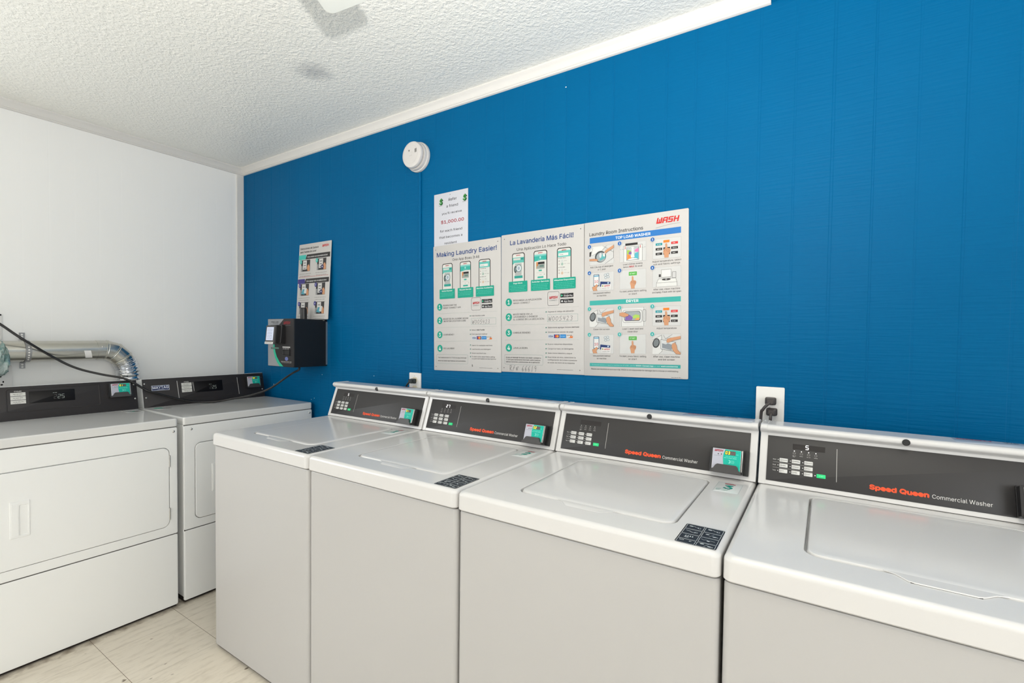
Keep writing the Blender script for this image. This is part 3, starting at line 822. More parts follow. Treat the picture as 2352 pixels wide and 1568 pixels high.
    P = [(-.4690, .9090), (-.5004, 1.0622), (-.506, 1.0628), (-.655, 1.0420), (-.665, .9090)]
    rows = [[bm.verts.new((x, yy, z)) for x, z in P] for yy in (c0, c1)]
    for i in range(5): bm.faces.new((rows[0][i], rows[0][(i + 1) % 5], rows[1][(i + 1) % 5], rows[1][i]))
    bm.faces.new(rows[0][::-1]); bm.faces.new(rows[1])
    obj('console', bm, dry_enamel, root, wn=False)
    bm = bmesh.new(); plate(bm, c0, c1, .0015, .1560, .0002, .0026, .001, .0006, f=df)
    a = Art(df, .0002, .0026)
    if not old:
        i0, i1 = -.4890, -.1560
        F2 = lambda u, v, h: df(u, v, h)
        # raised rounded ridge
        rings(bm, [(i0, i1, .0380, .1460, .010, .0026), (i0 + .0012, i1 - .0012, .0392, .1448, .009, .0042), (i0 + .0032, i1 - .0032, .0412, .1428, .008, .0042), (i0 + .0048, i1 - .0048, .0428, .1412, .007, .0026)], cap0=False, cap1=False, f=df, n=5)
        dsp = (-.4131, -.2531, .0750, .1300); cyc = (-.4735, -.4240, .0757, .1290); rd = (-.1170, .0785); scr = ((-.0153, .133), (-.0135, .058))
    else:
        i0, i1 = -.5105, -.1850
        rings(bm, [(i0, i1, .0330, .1440, .008, .0026), (i0 + .0012, i1 - .0012, .0342, .1428, .007, .0034), (i0 + .0022, i1 - .0022, .0352, .1418, .006, .0026)], cap0=False, cap1=False, f=df, n=5)
        dsp = (-.4310, -.2770, .0640, .1277); cyc = (-.4970, -.4450, .0690, .1245); rd = (-.1360, .0720); scr = ((-.6720, .131), (-.6690, .0557), (-.040, .1267), (-.037, .0514))
    plate(bm, dsp[0], dsp[1], dsp[2], dsp[3], .0026, .0040, .002, .0006, f=df, mi=1)
    a2 = Art(df, .0002, .0041)
    du = dsp[0] + (dsp[1] - dsp[0]) * .52
    for i, ch in enumerate('225'): a2.seg7(ch, du + i * .0135, dsp[2] + .0135, .0100, .0200, digit_t if i else digit_off, 1, t=.0016, sh=.1)
    a2.greek(du - .002, du + .012, dsp[2] + .041, .003, digit_t, 1, 3)
    a.text('CYCLES', (cyc[0] + cyc[1]) / 2, cyc[3] + .0025, .0045, (226, 224, 220), align='C', bold=.04, l=2)
    for i in range(3):
        hh = (cyc[3] - cyc[2]) / 3
        a.rect(cyc[0], cyc[2] + i * hh + .001, cyc[1], cyc[2] + (i + 1) * hh - .001, (222, 220, 214), 2)
        a.greek(cyc[0] + .009, cyc[1] - .008, cyc[2] + (i + .5) * hh, .0028, (120, 116, 110), 3, i)
        a.greek(cyc[0] + .013, cyc[1] - .016, cyc[2] + (i + .2) * hh, .0022, (160, 156, 150), 3, i + 5)
    if old:
        nv = (34, 44, 92)
        a.rrect(-.6420, .0905, -.5570, .1188, .001, (210, 214, 226), 2)
        a.rect(-.6395, .0930, -.5595, .1163, nv, 3)
        a.text('MAYTAG', -.6365, .1000, .0138, (232, 236, 244), width=.0745, bold=.035, l=4)
        a.text('COMMERCIAL', -.6170, .0948, .0030, (200, 206, 220), width=.036, bold=.02, l=4)
        for uu, v0, v1 in ((-.5160, .0375, .1365), (-.1865, .034, .1350), (-.4360, .0745, .1230)):
            a.line([(uu - .0015, v1), (uu + .0020, v0)], .0030 if uu != -.4360 else .0022, (196, 194, 190), 2)
    fp = obj_art('face_plate', bm, [black_plate, display_black], [a, a2], root)
    for u, v in scr:
        bm = bmesh.new(); lathe(bm, [(.0042, 0), (.0040, .0012), (.0022, .0024), (.0005, .0026)], df(u, v, .0026), tuple(DN), 14)
        obj('screw', bm, silver, fp)
    f3 = lambda u, v, h: df(u, v, h * .62 + .0026)
    r = reader_parts(root, f3, rd[0], rd[1], '01' if not old else '02')
    # small printed sticker at the back corner of the top panel
    y0 = -.655 if old else -.083
    ft = lambda u, v, h: (v, u, .9084 + h)
    bm = bmesh.new(); plate(bm, y0, y0 + .065, -.458, -.366, .0001, .0004, .002, .0001, f=ft)
    a = Art(ft, .0003, .0004)
    if old: a.rect(y0 + .002, -.440, y0 + .040, -.408, (40, 160, 136), 1)
    else: a.text('1', y0 + .034, -.410, .030, (20, 130, 116), bold=.04, l=1, align='C')
    a.rect(y0 + .030, -.396, y0 + .052, -.386, (70, 84, 80), 1); a.rect(y0 + .004, -.384, y0 + .024, -.379, (70, 150, 136), 1); a.rect(y0 + .040, -.380, y0 + .060, -.371, (96, 92, 90), 1)
    st = obj_art('number_sticker', bm, [dry_top], [a], root); st['label'] = 'small sticker with teal print'
    return root
make_dryer(-.7354, math.radians(-1.0), -.685, -.003, False, 'white front-load dryer nearest the camera, its whole door and recessed pull in view')
make_dryer(-.0226, 0, -.682, -.024, True, 'white front-load dryer in the corner by the blue wall, half hidden behind the washers')

# ------------------------------------------------------------------ things on the blue wall
def board(name, label, cat, loc, W, H, draw, rot=0.0, lean=0.0, m=paper, t=.004, group=None, r=.004):
    f = lambda u, v, h: (u, -h, v)
    bm = bmesh.new(); plate(bm, 0, W, 0, H, .0006, t, r, .0008, f=f, n=3)
    a = Art(f, .00025, t); draw(a)
    o = obj_art(name, bm, [m], [a])
    o.matrix_world = Matrix.Translation(loc) @ Matrix.Rotation(lean, 4, 'X') @ Matrix.Rotation(rot, 4, 'Y')
    return setp(o, label, cat, group)
TEAL = (0, 158, 134); NAVY = (30, 66, 128); TXT = (52, 50, 50); GREY = (128, 126, 122)
def mm(*p): return [x / 1000 for x in p]
def phone(a, u0, v0, u1, v1, kind):
    W = (206, 206, 200)
    a.rrect(u0, v0 - .01, u1, v1, .010, (52, 44, 42), 1)
    a.rrect(u0 + .0035, v0 - .01, u1 - .0035, v1 - .0035, .008, (214, 214, 208), 2)
    w = u1 - u0; x0, x1 = u0 + .0035, u1 - .0035
    hd = (52, 172, 158)
    if kind == 0:
        a.rect(x0, v1 - .043, x1, v1 - .020, (90, 182, 170), 3); a.rect(x0 + .004, v1 - .031, x0 + .040, v1 - .023, W, 4)
        a.rect(x0 + .042, v1 - .031, x1 - .003, v1 - .023, (40, 140, 130), 4)
        a.poly([(x0, v1 - .050), (x0 + .008, v1 - .043), (x0, v1 - .043)], hd, 3)
        a.rect(x0 + .012, v1 - .098, x1 - .012, v1 - .046, (170, 174, 172), 4)
        a.ell((u0 + u1) / 2 + .003, v1 - .067, .0155, .0165, (104, 130, 130), 5); a.ell((u0 + u1) / 2 + .003, v1 - .067, .0125, .0135, (206, 216, 218), 6)
        a.ell((u0 + u1) / 2 + .003, v1 - .067, .006, .008, (160, 172, 184), 7)
        a.ell(u0 + .018, v1 - .071, .0070, .0150, (52, 66, 66), 6); a.ell(u0 + .019, v1 - .071, .0035, .010, (110, 130, 130), 7)
        a.rect(x0 + .009, v1 - .110, x1 - .007, v1 - .099, (34, 150, 138), 5)
    elif kind == 1:
        a.poly([(x0, v1 - .046), (x0 + .02, v1 - .043), ((x0 + x1) / 2, v1 - .0415), (x1, v1 - .042), (x1, v1 - .018), (x0, v1 - .022)], hd, 3)
        a.rect(x0, v1 - .024, x1, v1 - .017, (120, 196, 188), 4); a.ell((u0 + u1) / 2, v1 - .030, .004, .005, (160, 220, 214), 5, 12)
        a.greek(x0 + .018, x1 - .016, v1 - .039, .002, (150, 214, 206), 5, 3)
        a.rect(x0 + .010, v1 - .077, x1 - .009, v1 - .049, (150, 156, 150), 4); a.rect(x0 + .019, v1 - .058, x1 - .009, v1 - .049, (30, 28, 28), 5)
        a.rect(x0 + .010, v1 - .077, x0 + .0125, v1 - .049, (190, 140, 60), 5); a.rect(x0 + .0125, v1 - .066, x0 + .018, v1 - .049, (196, 120, 70), 5)
        a.rect(x0 + .026, v1 - .0705, x1 - .013, v1 - .0625, (100, 128, 120), 5)
        a.rect(x0 + .022, v1 - .088, x1 - .022, v1 - .082, (52, 168, 150), 4); a.rect(x0 + .010, v1 - .0945, x1 - .008, v1 - .094, GREY, 4)
        a.greek(x0 + .026, x1 - .024, v1 - .103, .0022, GREY, 4, 2); a.ell(x1 - .010, v1 - .102, .0018, .0018, GREY, 4, 8)
        a.rrect(x0 + .016, v1 - .117, x1 - .014, v1 - .110, .002, (52, 168, 150), 4)
    else:
        a.rect(x0, v1 - .038, x1, v1 - .012, (96, 186, 176), 3); a.rect(x0 + .004, v1 - .033, x1 - .010, v1 - .022, (220, 222, 218), 4)
        a.greek(x0 + .008, x0 + .028, v1 - .029, .0022, (90, 90, 88), 5, 7)
        for r, dv in enumerate((.043, .0555, .068, .081, .093, .105)):
            if r in (0, 3): a.greek(x0 + .003, x0 + .038, v1 - dv, .0026, (70, 70, 68), 4, r)
            else:
                a.rect(x0 + .005, v1 - dv - .001, x0 + .009, v1 - dv + .004, (170, 150, 150), 4)
                a.ell(x0 + .021, v1 - dv + .001, .0048, .005, {1: (196, 206, 204), 2: (60, 150, 120), 4: (206, 208, 206), 5: (210, 150, 80)}[r], 4, 14)
                a.ell(x0 + .021, v1 - dv + .001, .0030, .003, (204, 206, 202), 5, 12)
                a.greek(x0 + .030, x0 + .042, v1 - dv + .001, .0016, GREY, 4, r)
                if r in (2, 5): a.greek(x0 + .045, x0 + .055, v1 - dv, .0024, (130, 130, 128), 4, r)
    a.wash((u0 + u1) / 2 - .011, v1 - .0125, .022, .0042, (190, 60, 70), 5, line=False)
def app_poster(es):
    def draw(a):
        d = 0 if es else -.0045
        if es:
            a.text('La Lavandería Más Fácil!', .047, .5575, .0190, NAVY, width=.307, bold=.022)
            a.text('Una Aplicación Lo Hace Todo', .082, .5290, .0120, TXT, width=.239)
        else:
            a.text('Making Laundry Easier!', .023, .5510, .0205, NAVY, width=.357, bold=.022)
            a.text('One App Does It All', .122, .5245, .0115, TXT, width=.161)
        for k, (u0, u1) in enumerate(((.057, .122), (.167, .233), (.279, .345))): phone(a, u0, .392 + d, u1, .520 + d, k)
        T = (('Pago Móvil', 'Solicitar Servicio', 'Máquinas Disponibles') if es else ('Mobile Payment', 'Request Service', 'Machine Availability'))
        for k, (u0, u1) in enumerate(((.040, .136), (.154, .247), (.262, .365))):
            a.rrect(u0, .3505 + d, u1, .397 + d, .003, TEAL, 6)
            a.text(T[k], (u0 + u1) / 2, .3855 + d, .0058, (220, 240, 234), align='C', bold=.03, l=7, width=min(.0046 * len(T[k]), u1 - u0 - .006))
            for q in range(4 if es else 3):
                a.greek(u0 + .007 + .005 * (q % 2), u1 - .007 - .004 * (q % 3), .3765 + d - q * .0068, .0024, (90, 196, 176), 7, q + k)
        for i, v in enumerate((.3075, .242, .173, .107)):
            a.ell(.0395, v, .0166, .0172, TEAL, 2, 26); a.text(str(i + 1), .0392, v - .0088, .0178, (232, 238, 234), align='C', bold=.02, l=3)
        if es:
            a.text('DESCARGA LA APLICACIÓN', .063, .3105, .0072, TXT, width=.143); a.text('WASH-CONNECT', .063, .2985, .0072, TXT, width=.086)
            a.text('REGÍSTRESE EN LA', .063, .2495, .0070, TXT, width=.098); a.text('LAVANDERÍA O INGRESE', .063, .2385, .0070, TXT, width=.124); a.text('EL CÓDIGO DE LA UBICACIÓN', .063, .2272, .0070, TXT, width=.155)
            a.text('CARGUE DINERO', .063, .1695, .0072, TXT, width=.088); a.text('LAVA LA ROPA', .063, .1030, .0072, TXT, width=.074)
            a.text('Ingrese el código de ubicación', .236, .2565, .0056, TXT, width=.121)
            a.text('Seleccione agregar fondos', .236, .1905, .0056, TXT, width=.108); a.text('(Add Funds)', .347, .1910, .0046, TXT, width=.033, bold=.03)
            a.text('Introduzca el método de pago', .236, .1712, .0056, TXT, width=.118)
            B = [('Buscar máquinas disponibles', .1210, .115), ('Cargue la ropa y el detergente', .1020, .119), ('Seleccione máquina y pague', .0835, .113), ('Para iniciar el ciclo, seleccione la', .0665, .129), ('configuración de la tela o presione', .0552, .135), ('el botón de inicio en la máquina', .0438, .124)]
            L3 = ['Envíe un mensaje de texto con wash-connect a', '77325 para mantenerse informado sobre nuestras', 'últimas funciones y promociones de la aplicación']
        else:
            a.text('DOWNLOAD THE', .062, .3105, .0074, TXT, width=.084); a.text('WASH-CONNECT APP', .062, .2985, .0074, TXT, width=.109)
            a.text('REGISTER IN LAUNDRY ROOM', .062, .2455, .0072, TXT, width=.153); a.text('OR ENTER LOCATION CODE', .062, .2345, .0072, TXT, width=.140)
            a.text('LOAD MONEY', .063, .1695, .0074, TXT, width=.068); a.text('DO LAUNDRY', .064, .1035, .0074, TXT, width=.070)
            a.text('Enter location code', .235, .2565, .0056, TXT, width=.077)
            a.text('Select', .235, .1905, .0056, TXT, width=.026); a.text('Add Funds', .2645, .1905, .0056, TXT, width=.046, bold=.035)
            a.text('Enter payment method', .235, .1712, .0056, TXT, width=.090)
            B = [('Search for available machines', .1190, .118), ('Load laundry and detergent', .1015, .108), ('Select machine & pay', .0830, .083), ('To start cycle, select fabric setting', .0670, .132), ('or push start button on the machine', .0575, .138)]
            L3 = ['Text washconnect to 77325 to stay informed', 'about our latest app features and promotions']
        for t, v, w in B: a.text(t, .236, v, .0054, TXT, width=w)
        for v in (.2590, .1930, .1735, .1235, .1045, .0860, .0690): a.ell(.228, v, .0026, .0026, (20, 120, 104), 2, 10)
        for q, t in enumerate(L3): a.text(t, .025 if es else .027, .0620 - q * (.0096 if es else .0150) - (0 if es else .002), .0052, TXT, width=(.178, .175, .172)[q] if es else (.176, .172)[q], bold=.014)
        a.frame(.017, .0335, .213, .0775, .0007, (110, 150, 142), 1, .006)
        a.frame(.2345, .2840, .2900, .3430, .0016, (120, 118, 116), 2, .008)
        a.wash(.2430, .3130, .0400, .0105, (190, 44, 54), 3, line=False)
        a.text('CONNECT', .2440, .3035, .0052, (96, 112, 114), width=.037)
        for v, t in ((.3160, 'Google Play'), (.2925, 'App Store')):
            a.rect(.2950, v, .3545, v + .0165, (28, 26, 28), 2); a.text(t, .3110, v + .0038, .0062, (226, 224, 224), width=.040, bold=.02, l=3)
            a.greek(.3110, .335, v + .0125, .0018, (170, 170, 170), 3, 1)
            if 'G' in t: a.poly([(.2985, v + .0035), (.3075, v + .008), (.2985, v + .0128)], (70, 200, 150), 3)
            else: a.ell(.3030, v + .0078, .0036, .0042, (226, 226, 226), 3, 12)
        for v in (.2755, .2078, .1415):
            a.rect(.018, v, .2250, v + .0006, (150, 170, 162), 2)
            for i in range(40): a.rect(.2250 + i * .0039, v, .2250 + i * .0039 + .0024, v + .0006, (140, 160, 152), 2)
        a.frame(.2340, .2175, .3745, .2475, .0007, (100, 160, 148), 2)
        a.pen('W005423', .2390, .2215, .1170 if es else .105, .0180, (66, 66, 70), .0009)
        a.rect(.2380, .1490, .2630, .1640, (190, 200, 214), 2); a.text('VISA', .2400, .1530, .0066, (28, 44, 96), width=.021, bold=.03, l=3)
        a.rect(.2655, .1490, .2920, .1640, (40, 72, 140), 2); a.ell(.2755, .1565, .0058, .0058, (206, 60, 50), 3, 14); a.ell(.2825, .1565, .0058, .0058, (226, 150, 60), 4, 14)
        a.rect(.2945, .1490, .3215, .1640, (44, 132, 200), 2); a.greek(.297, .319, .1555, .003, (160, 206, 236), 3, 2)
        a.rect(.3240, .1490, .3520, .1640, (214, 210, 204), 2); a.poly([(.330, .149), (.352, .149), (.352, .158), (.345, .154)], (224, 120, 50), 3); a.text('DISCOVER', .3250, .1580, .0036, TXT, width=.024, bold=.02, l=3); a.ell(.343, .1555, .003, .003, (224, 110, 40), 4, 10)
        a.greek(.280, .353, .0175, .0022, (110, 108, 106), 2, 4)
        if es: a.pen('RFN', .043, .006, .050, .024, (70, 70, 76), .0010); a.pen('66619', .106, .006, .078, .024, (70, 70, 76), .0010)
        else: a.text('S', .236, .0235, .0085, (80, 78, 76), bold=.05)
        for u, v in ((.016, .587), (.386, .587), (.014, .018), (.384, .018)): a.ell(u, v, .0022, .0022, (110, 106, 102), 2, 10)
    return draw
SKIN = (206, 150, 112); SKIND = (120, 74, 52)
def fist(a, u, v, k, l=5):
    """pointing hand, tip of the finger at (u, v)"""
    P = [(0, 0), (-.0035, -.003), (-.0035, -.018), (-.008, -.020), (-.011, -.028), (-.008, -.038), (-.006, -.050), (.008, -.050), (.008, -.041), (.013, -.032), (.015, -.024), (.012, -.019), (.004, -.017), (.003, -.004)]
    a.poly([(u + x * k, v + y * k) for x, y in P], SKIN, l)
    for x0, y0, x1, y1 in ((.003, -.019, .000, -.028), (.008, -.021, .005, -.031), (.012, -.024, .009, -.033), (-.003, -.018, -.006, -.028)):
        a.line([(u + x0 * k, v + y0 * k), (u + x1 * k, v + y1 * k)], .0008, SKIND, l + 1)
def arm(a, P, l=5):
    a.poly(P, SKIN, l); a.line(P, .0006, SKIND, l + 1)
def instr(a):
    PB = (208, 208, 206)
    a.text('Laundry Room Instructions', .024, .5525, .0125, (40, 38, 38), width=.216, bold=.012)
    a.wash(.289, .566, .084, .0205, (206, 40, 40), 2)
    for c, y0, y1, t, u, w in (((44, 118, 190), .523, .545, 'TOP LOAD WASHER', .133, .135), ((60, 172, 164), .2785, .297, 'DRYER', .176, .047)):
        a.rect(.0255, y0, .378, y1, c, 1); a.text(t, u, y0 + .0055, .0098, (236, 240, 240), width=w, bold=.035)
    rows = [(.437, .510, (30, 96, 170)), (.3345, .4065, (30, 96, 170)), (.192, .2645, (56, 172, 164)), (.088, .1625, (56, 172, 164))]
    cols = ((.025, .126), (.150, .252), (.2765, .378))
    kinds = [['drum', 'tub', 'keys', 'pay', 'start', 'lidopen'], ['lint', 'load', 'keys', 'pay', 'start', 'lint']]
    caps = [(('Add 1/4 cup of detergent', 'or 1 pod'), ('Load clothes evenly', 'below MAX fill level'), ('Adjust temperature, select', 'soil and fabric settings')),
            (('Use payment method', 'on machine'), ('To start, press fabric setting', 'or start'), ('After use, clean machine', 'and keep fresh with lid open')),
            (('Clean lint screen',), ('Load 1 wash load and', 'close door'), ('Adjust temperature',)),
            (('Use payment method', 'on machine'), ('To start, press fabric setting', 'or start'), ('After use, clean machine', 'and lint screen'))]
    LN = (70, 68, 66)
    for r, (y0, y1, cc) in enumerate(rows):
        for c, (x0, x1) in enumerate(cols):
            kd = kinds[r // 2][(r % 2) * 3 + c]
            a.rect(x0, y0, x1, y1, PB, 1); a.frame(x0, y0, x1, y1, .0005, (180, 178, 176), 2)
            mx, my = (x0 + x1) / 2, (y0 + y1) / 2
            if kd == 'drum':
                a.poly([(x0 + .001, y1 - .018), (x0 + .015, y1 - .001), (x0 + .065, y1 - .001), (x0 + .048, y1 - .022), (x0 + .005, y1 - .038)], (222, 222, 218), 3)
                a.poly([(x0, y1 - .022), (x0 + .009, y1 - .018), (x0 + .004, y1 - .040), (x0, y1 - .038)], (40, 38, 38), 4)
                a.line([(x0 + .015, y1 - .005), (x0 + .006, y1 - .036), (x0 + .050, y1 - .022), (x0 + .072, y1 - .002)], .0008, LN, 4)
                a.line([(x0 + .056, y1 - .001), (x0 + .1, y1 - .030)], .0008, LN, 4); a.line([(x0 + .066, y0 + .002), (x1 - .001, y0 + .022), (x1 - .001, y1 - .02)], .0008, LN, 4)
                a.ell(mx - .004, my - .006, .026, .025, (216, 216, 212), 4); a.ell(mx - .004, my - .006, .0235, .0225, (70, 74, 76), 5); a.ell(mx - .002, my - .008, .0195, .0185, (158, 168, 170), 6)
                a.poly([(mx - .008, my - .022), (mx + .015, my - .014), (mx + .018, my - .004), (mx + .006, my + .003), (mx - .004, my - .004)], (96, 176, 178), 7)
                a.ell(mx - .004, my - .001, .005, .010, (206, 210, 212), 8, 14)
                arm(a, [(x1, y1 - .002), (x1, y1 - .014), (x0 + .076, y1 - .026), (x0 + .066, y1 - .034), (x0 + .061, y1 - .030), (x0 + .070, y1 - .018)], 9)
                arm(a, [(x0, my - .012), (x0 + .022, my - .012), (x0 + .036, my - .016), (x0 + .034, my - .022), (x0 + .022, my - .021), (x0, my - .019)], 9)
                a.poly([(x0 + .058, y1 - .030), (x0 + .067, y1 - .028), (x0 + .065, y1 - .044), (x0 + .057, y1 - .042)], (220, 224, 222), 10)
            elif kd == 'tub':
                a.rect(x0 + .016, y0 + .0005, x1 - .014, y1 - .012, (222, 222, 218), 3)
                a.line([(x0 + .016, y0 + .001), (x0 + .016, y1 - .012), (x1 - .014, y1 - .012), (x1 - .014, y0 + .001)], .0008, LN, 4)
                a.rect(x0 + .022, y1 - .011, x0 + .070, y1 - .003, (46, 44, 44), 4)
                a.rect(x0 + .026, y0 + .005, x1 - .026, y1 - .017, (190, 196, 196), 4)
                q0, q1, w0, w1 = x0 + .029, x1 - .029, y0 + .008, y1 - .022
                a.poly([(q0, w1 - .006), (q0 + .016, w1 - .010), (q0 + .016, w1 - .020), (q0, w1 - .026)], (160, 200, 80), 5)
                a.poly([(q1, w1 - .002), (q1, w1 - .018), (q1 - .014, w1 - .014), (q1 - .014, w1 - .008)], (222, 120, 170), 5)
                a.poly([(q0, w0), (q0 + .018, w0 + .002), (q0 + .014, w0 + .016), (q0, w0 + .022)], (226, 140, 70), 5)
                a.poly([(q1, w0), (q1, w0 + .026), (q1 - .014, w0 + .022), (q1 - .017, w0 + .004)], (84, 176, 190), 5)
                a.ell(mx - .010, my - .004, .006, .006, (130, 96, 160), 5, 12)
                a.poly([(mx - .008, w0 + .008), (mx + .008, w0 + .008), (mx + .004, w0 + .02), (mx + .004, w1), (mx - .004, w1), (mx - .004, w0 + .02)], (226, 226, 222), 6)
                a.ell(mx, w1 + .001, .006, .003, (226, 226, 222), 7, 12); a.ell(mx, w0 + .001, .018, .003, (226, 226, 222), 6, 14)
                a.frame(q0 - .002, w0 - .003, q1 + .002, w1 + .006, .0007, LN, 7)
                for xx in (q0 - .007, q1 + .007): a.rect(xx - .001, w1 - .002, xx + .001, w1 + .008, (206, 40, 50), 7)
                for i in range(12): a.rect(x0 + .002 + i * .0085, w1 - .002, x0 + .006 + i * .0085, w1 - .0012, LN, 5)
            elif kd == 'keys':
                for j in range(3):
                    vv = y1 - .024 - j * .0175
                    for i in range(3):
                        uu = x0 + .011 + i * .028; cl = ((30, 150, 160), (232, 130, 40), (214, 56, 56))[i] if j == 0 else (44, 40, 40)
                        if j == 0 and i == 1: a.rect(uu, vv + .008, uu + .022, vv + .017, cl, 3); continue
                        a.rect(uu, vv, uu + .024, vv + .0085, cl, 3); a.greek(uu + .005, uu + .019, vv + .003, .003, (200, 200, 198), 4, i + j)
                fist(a, mx - .001, y1 - .018, 1.05)
            elif kd == 'pay':
                a.rrect(x0 + .017, y0 + .018, x0 + .041, y1 - .007, .004, (34, 76, 110), 3); a.rrect(x0 + .019, y0 + .021, x0 + .039, y1 - .009, .003, (224, 224, 222), 4)
                a.rect(x0 + .019, y1 - .016, x0 + .039, y1 - .011, (110, 170, 200), 5); a.text('10', x0 + .029, y0 + .032, .010, (196, 70, 80), align='C', bold=.02, l=5)
                arm(a, [(x0 + .016, y0 + .001), (x0 + .013, y0 + .010), (x0 + .012, y0 + .016), (x0 + .020, y0 + .018), (x0 + .030, y0 + .026), (x0 + .036, y0 + .021), (x0 + .029, y0 + .010), (x0 + .033, y0 + .001)], 6)
                for ax, ay in ((.066, -.012), (.076, -.010), (.068, -.022), (.078, -.020)):
                    a.ell(x0 + ax, y1 + ay, .006, .005, (150, 160, 164), 3, 14); a.ell(x0 + ax, y1 + ay, .0042, .0034, (206, 212, 214), 4, 12)
                a.poly([(x0 + .046, y0 + .036), (x0 + .087, y0 + .032), (x0 + .086, y0 + .018), (x0 + .044, y0 + .016)], (34, 56, 110), 4); a.rect(x0 + .075, y0 + .026, x0 + .082, y0 + .031, (180, 200, 220), 5)
                a.poly([(x0 + .050, y0 + .025), (x0 + .090, y0 + .023), (x0 + .088, y0 + .002), (x0 + .050, y0 + .005)], (224, 222, 220), 6)
                a.wash(x0 + .062, y0 + .015, .024, .005, (200, 60, 60), 7, line=False); a.ell(x0 + .056, y0 + .018, .003, .003, (150, 160, 60), 7, 12); a.text('Laundry Card', x0 + .053, y0 + .0075, .0036, (90, 90, 90), width=.031, l=7)
            elif kd == 'start':
                a.rect(mx - .015, y1 - .022, mx + .016, y1 - .008, (84, 176, 72), 3); a.text('START', mx, y1 - .0175, .0052, (206, 236, 200), align='C', bold=.02, l=4)
                fist(a, mx, y1 - .024, .95)
            elif kd == 'lidopen':
                a.poly([(x0 + .014, y0 + .001), (x0 + .015, y0 + .016), (x0 + .022, y0 + .029), (x1 - .018, y0 + .029), (x1 - .014, y0 + .016), (x1 - .013, y0 + .001)], (222, 222, 218), 3)
                a.line([(x0 + .014, y0 + .001), (x0 + .015, y0 + .016), (x0 + .022, y0 + .029), (x1 - .018, y0 + .029), (x1 - .014, y0 + .016), (x1 - .013, y0 + .001)], .0008, LN, 4)
                a.line([(x0 + .015, y0 + .015), (x1 - .014, y0 + .015)], .0008, LN, 4)
                a.rect(x0 + .032, y0 + .034, x0 + .068, y1 - .010, (226, 226, 222), 5); a.frame(x0 + .032, y0 + .034, x0 + .068, y1 - .010, .0008, LN, 6)
                a.ell(mx - .001, y0 + .026, .016, .0035, (46, 44, 44), 5, 16); a.ell(mx - .001, y0 + .026, .004, .003, (150, 150, 148), 6, 10)
                a.rect(x0 + .023, y0 + .036, x0 + .030, y0 + .046, (60, 58, 58), 5); a.frame(x1 - .030, y0 + .030, x1 - .017, y0 + .052, .0008, LN, 6)
            elif kd == 'lint':
                a.poly([(x0, y0 + .02), (x0 + .001, y1 - .022), (x0 + .030, y1 - .006), (x0 + .034, y1 - .030), (x0 + .036, y0 + .010), (x0 + .026, y0 + .001), (x0, y0 + .001)], (220, 220, 217), 3)
                a.line([(x0 + .001, y1 - .022), (x0 + .034, y1 - .004), (x0 + .036, y0 + .012), (x0 + .024, y0 + .001)], .0008, LN, 4)
                a.ell(x0 + .014, my + .004, .013, .018, (60, 62, 64), 5, 20, a=-.25); a.ell(x0 + .014, my + .005, .0095, .014, (120, 126, 128), 6, 18, a=-.25)
                a.line([(x0 + .040, y1 - .004), (x0 + .048, y1 - .018), (x0 + .072, y1 - .002)], .0008, LN, 4)
                a.poly([(x0 + .031, y1 - .020), (x0 + .084, y1 - .030), (x0 + .076, y0 + .012), (x0 + .031, y0 + .020)], (208, 210, 210), 6); a.line([(x0 + .031, y1 - .020), (x0 + .084, y1 - .030), (x0 + .076, y0 + .012), (x0 + .031, y0 + .020)], .001, LN, 7, closed=True)
                a.poly([(x0 + .036, y1 - .034), (x0 + .050, y1 - .038), (x0 + .056, y1 - .034), (x0 + .074, y1 - .040), (x0 + .070, y0 + .015), (x0 + .036, y0 + .024)], (140, 146, 152), 8)
                arm(a, [(x1, y1 - .008), (x1, y1 - .018), (x0 + .076, y1 - .024), (x0 + .058, y1 - .032), (x0 + .052, y1 - .030), (x0 + .054, y1 - .018), (x0 + .068, y1 - .014)], 9)
                arm(a, [(x0 + .072, y1 - .036), (x0 + .082, y1 - .032), (x0 + .088, y1 - .042), (x0 + .090, y0 + .018), (x1, y0 + .006), (x1, y0 + .001), (x0 + .086, y0 + .002), (x0 + .074, y0 + .016), (x0 + .070, y0 + .028)], 9)
            elif kd == 'load':
                a.rect(x0 + .006, y0 + .001, x1 - .008, y1 - .004, (220, 220, 217), 3)
                a.line([(x0 + .007, y0 + .001), (x0 + .007, y1 - .006)], .0008, LN, 4); a.line([(x1 - .008, y0 + .001), (x1 - .008, y1 - .001)], .0008, LN, 4)
                a.frame(x0 + .012, y0 + .015, x1 - .014, y1 - .010, .0009, LN, 4, .008); a.rrect(x0 + .018, y0 + .021, x1 - .021, y1 - .015, .008, (70, 72, 74), 5); a.rrect(x0 + .0195, y0 + .023, x1 - .0225, y1 - .0165, .007, (160, 168, 168), 6)
                a.poly([(x0 + .022, y0 + .024), (x0 + .048, y0 + .024), (x0 + .052, y0 + .034), (x0 + .040, y0 + .044), (x0 + .024, y0 + .042)], (130, 100, 170), 7)
                a.poly([(x0 + .052, y0 + .030), (x0 + .078, y0 + .032), (x0 + .078, y0 + .042), (x0 + .062, y0 + .045), (x0 + .053, y0 + .040)], (170, 206, 96), 7)
                a.poly([(x0 + .058, y0 + .024), (x0 + .076, y0 + .024), (x0 + .078, y0 + .032), (x0 + .068, y0 + .032)], (226, 160, 90), 8)
                arm(a, [(x0, y1 - .020), (x0, y1 - .030), (x0 + .018, y0 + .036), (x0 + .034, y0 + .040), (x0 + .036, y0 + .046), (x0 + .022, y1 - .020), (x0 + .012, y1 - .018)], 9)
                a.frame(x1 - .013, y0 + .018, x1 + .0, y1 - .010, .0008, LN, 4, .004)
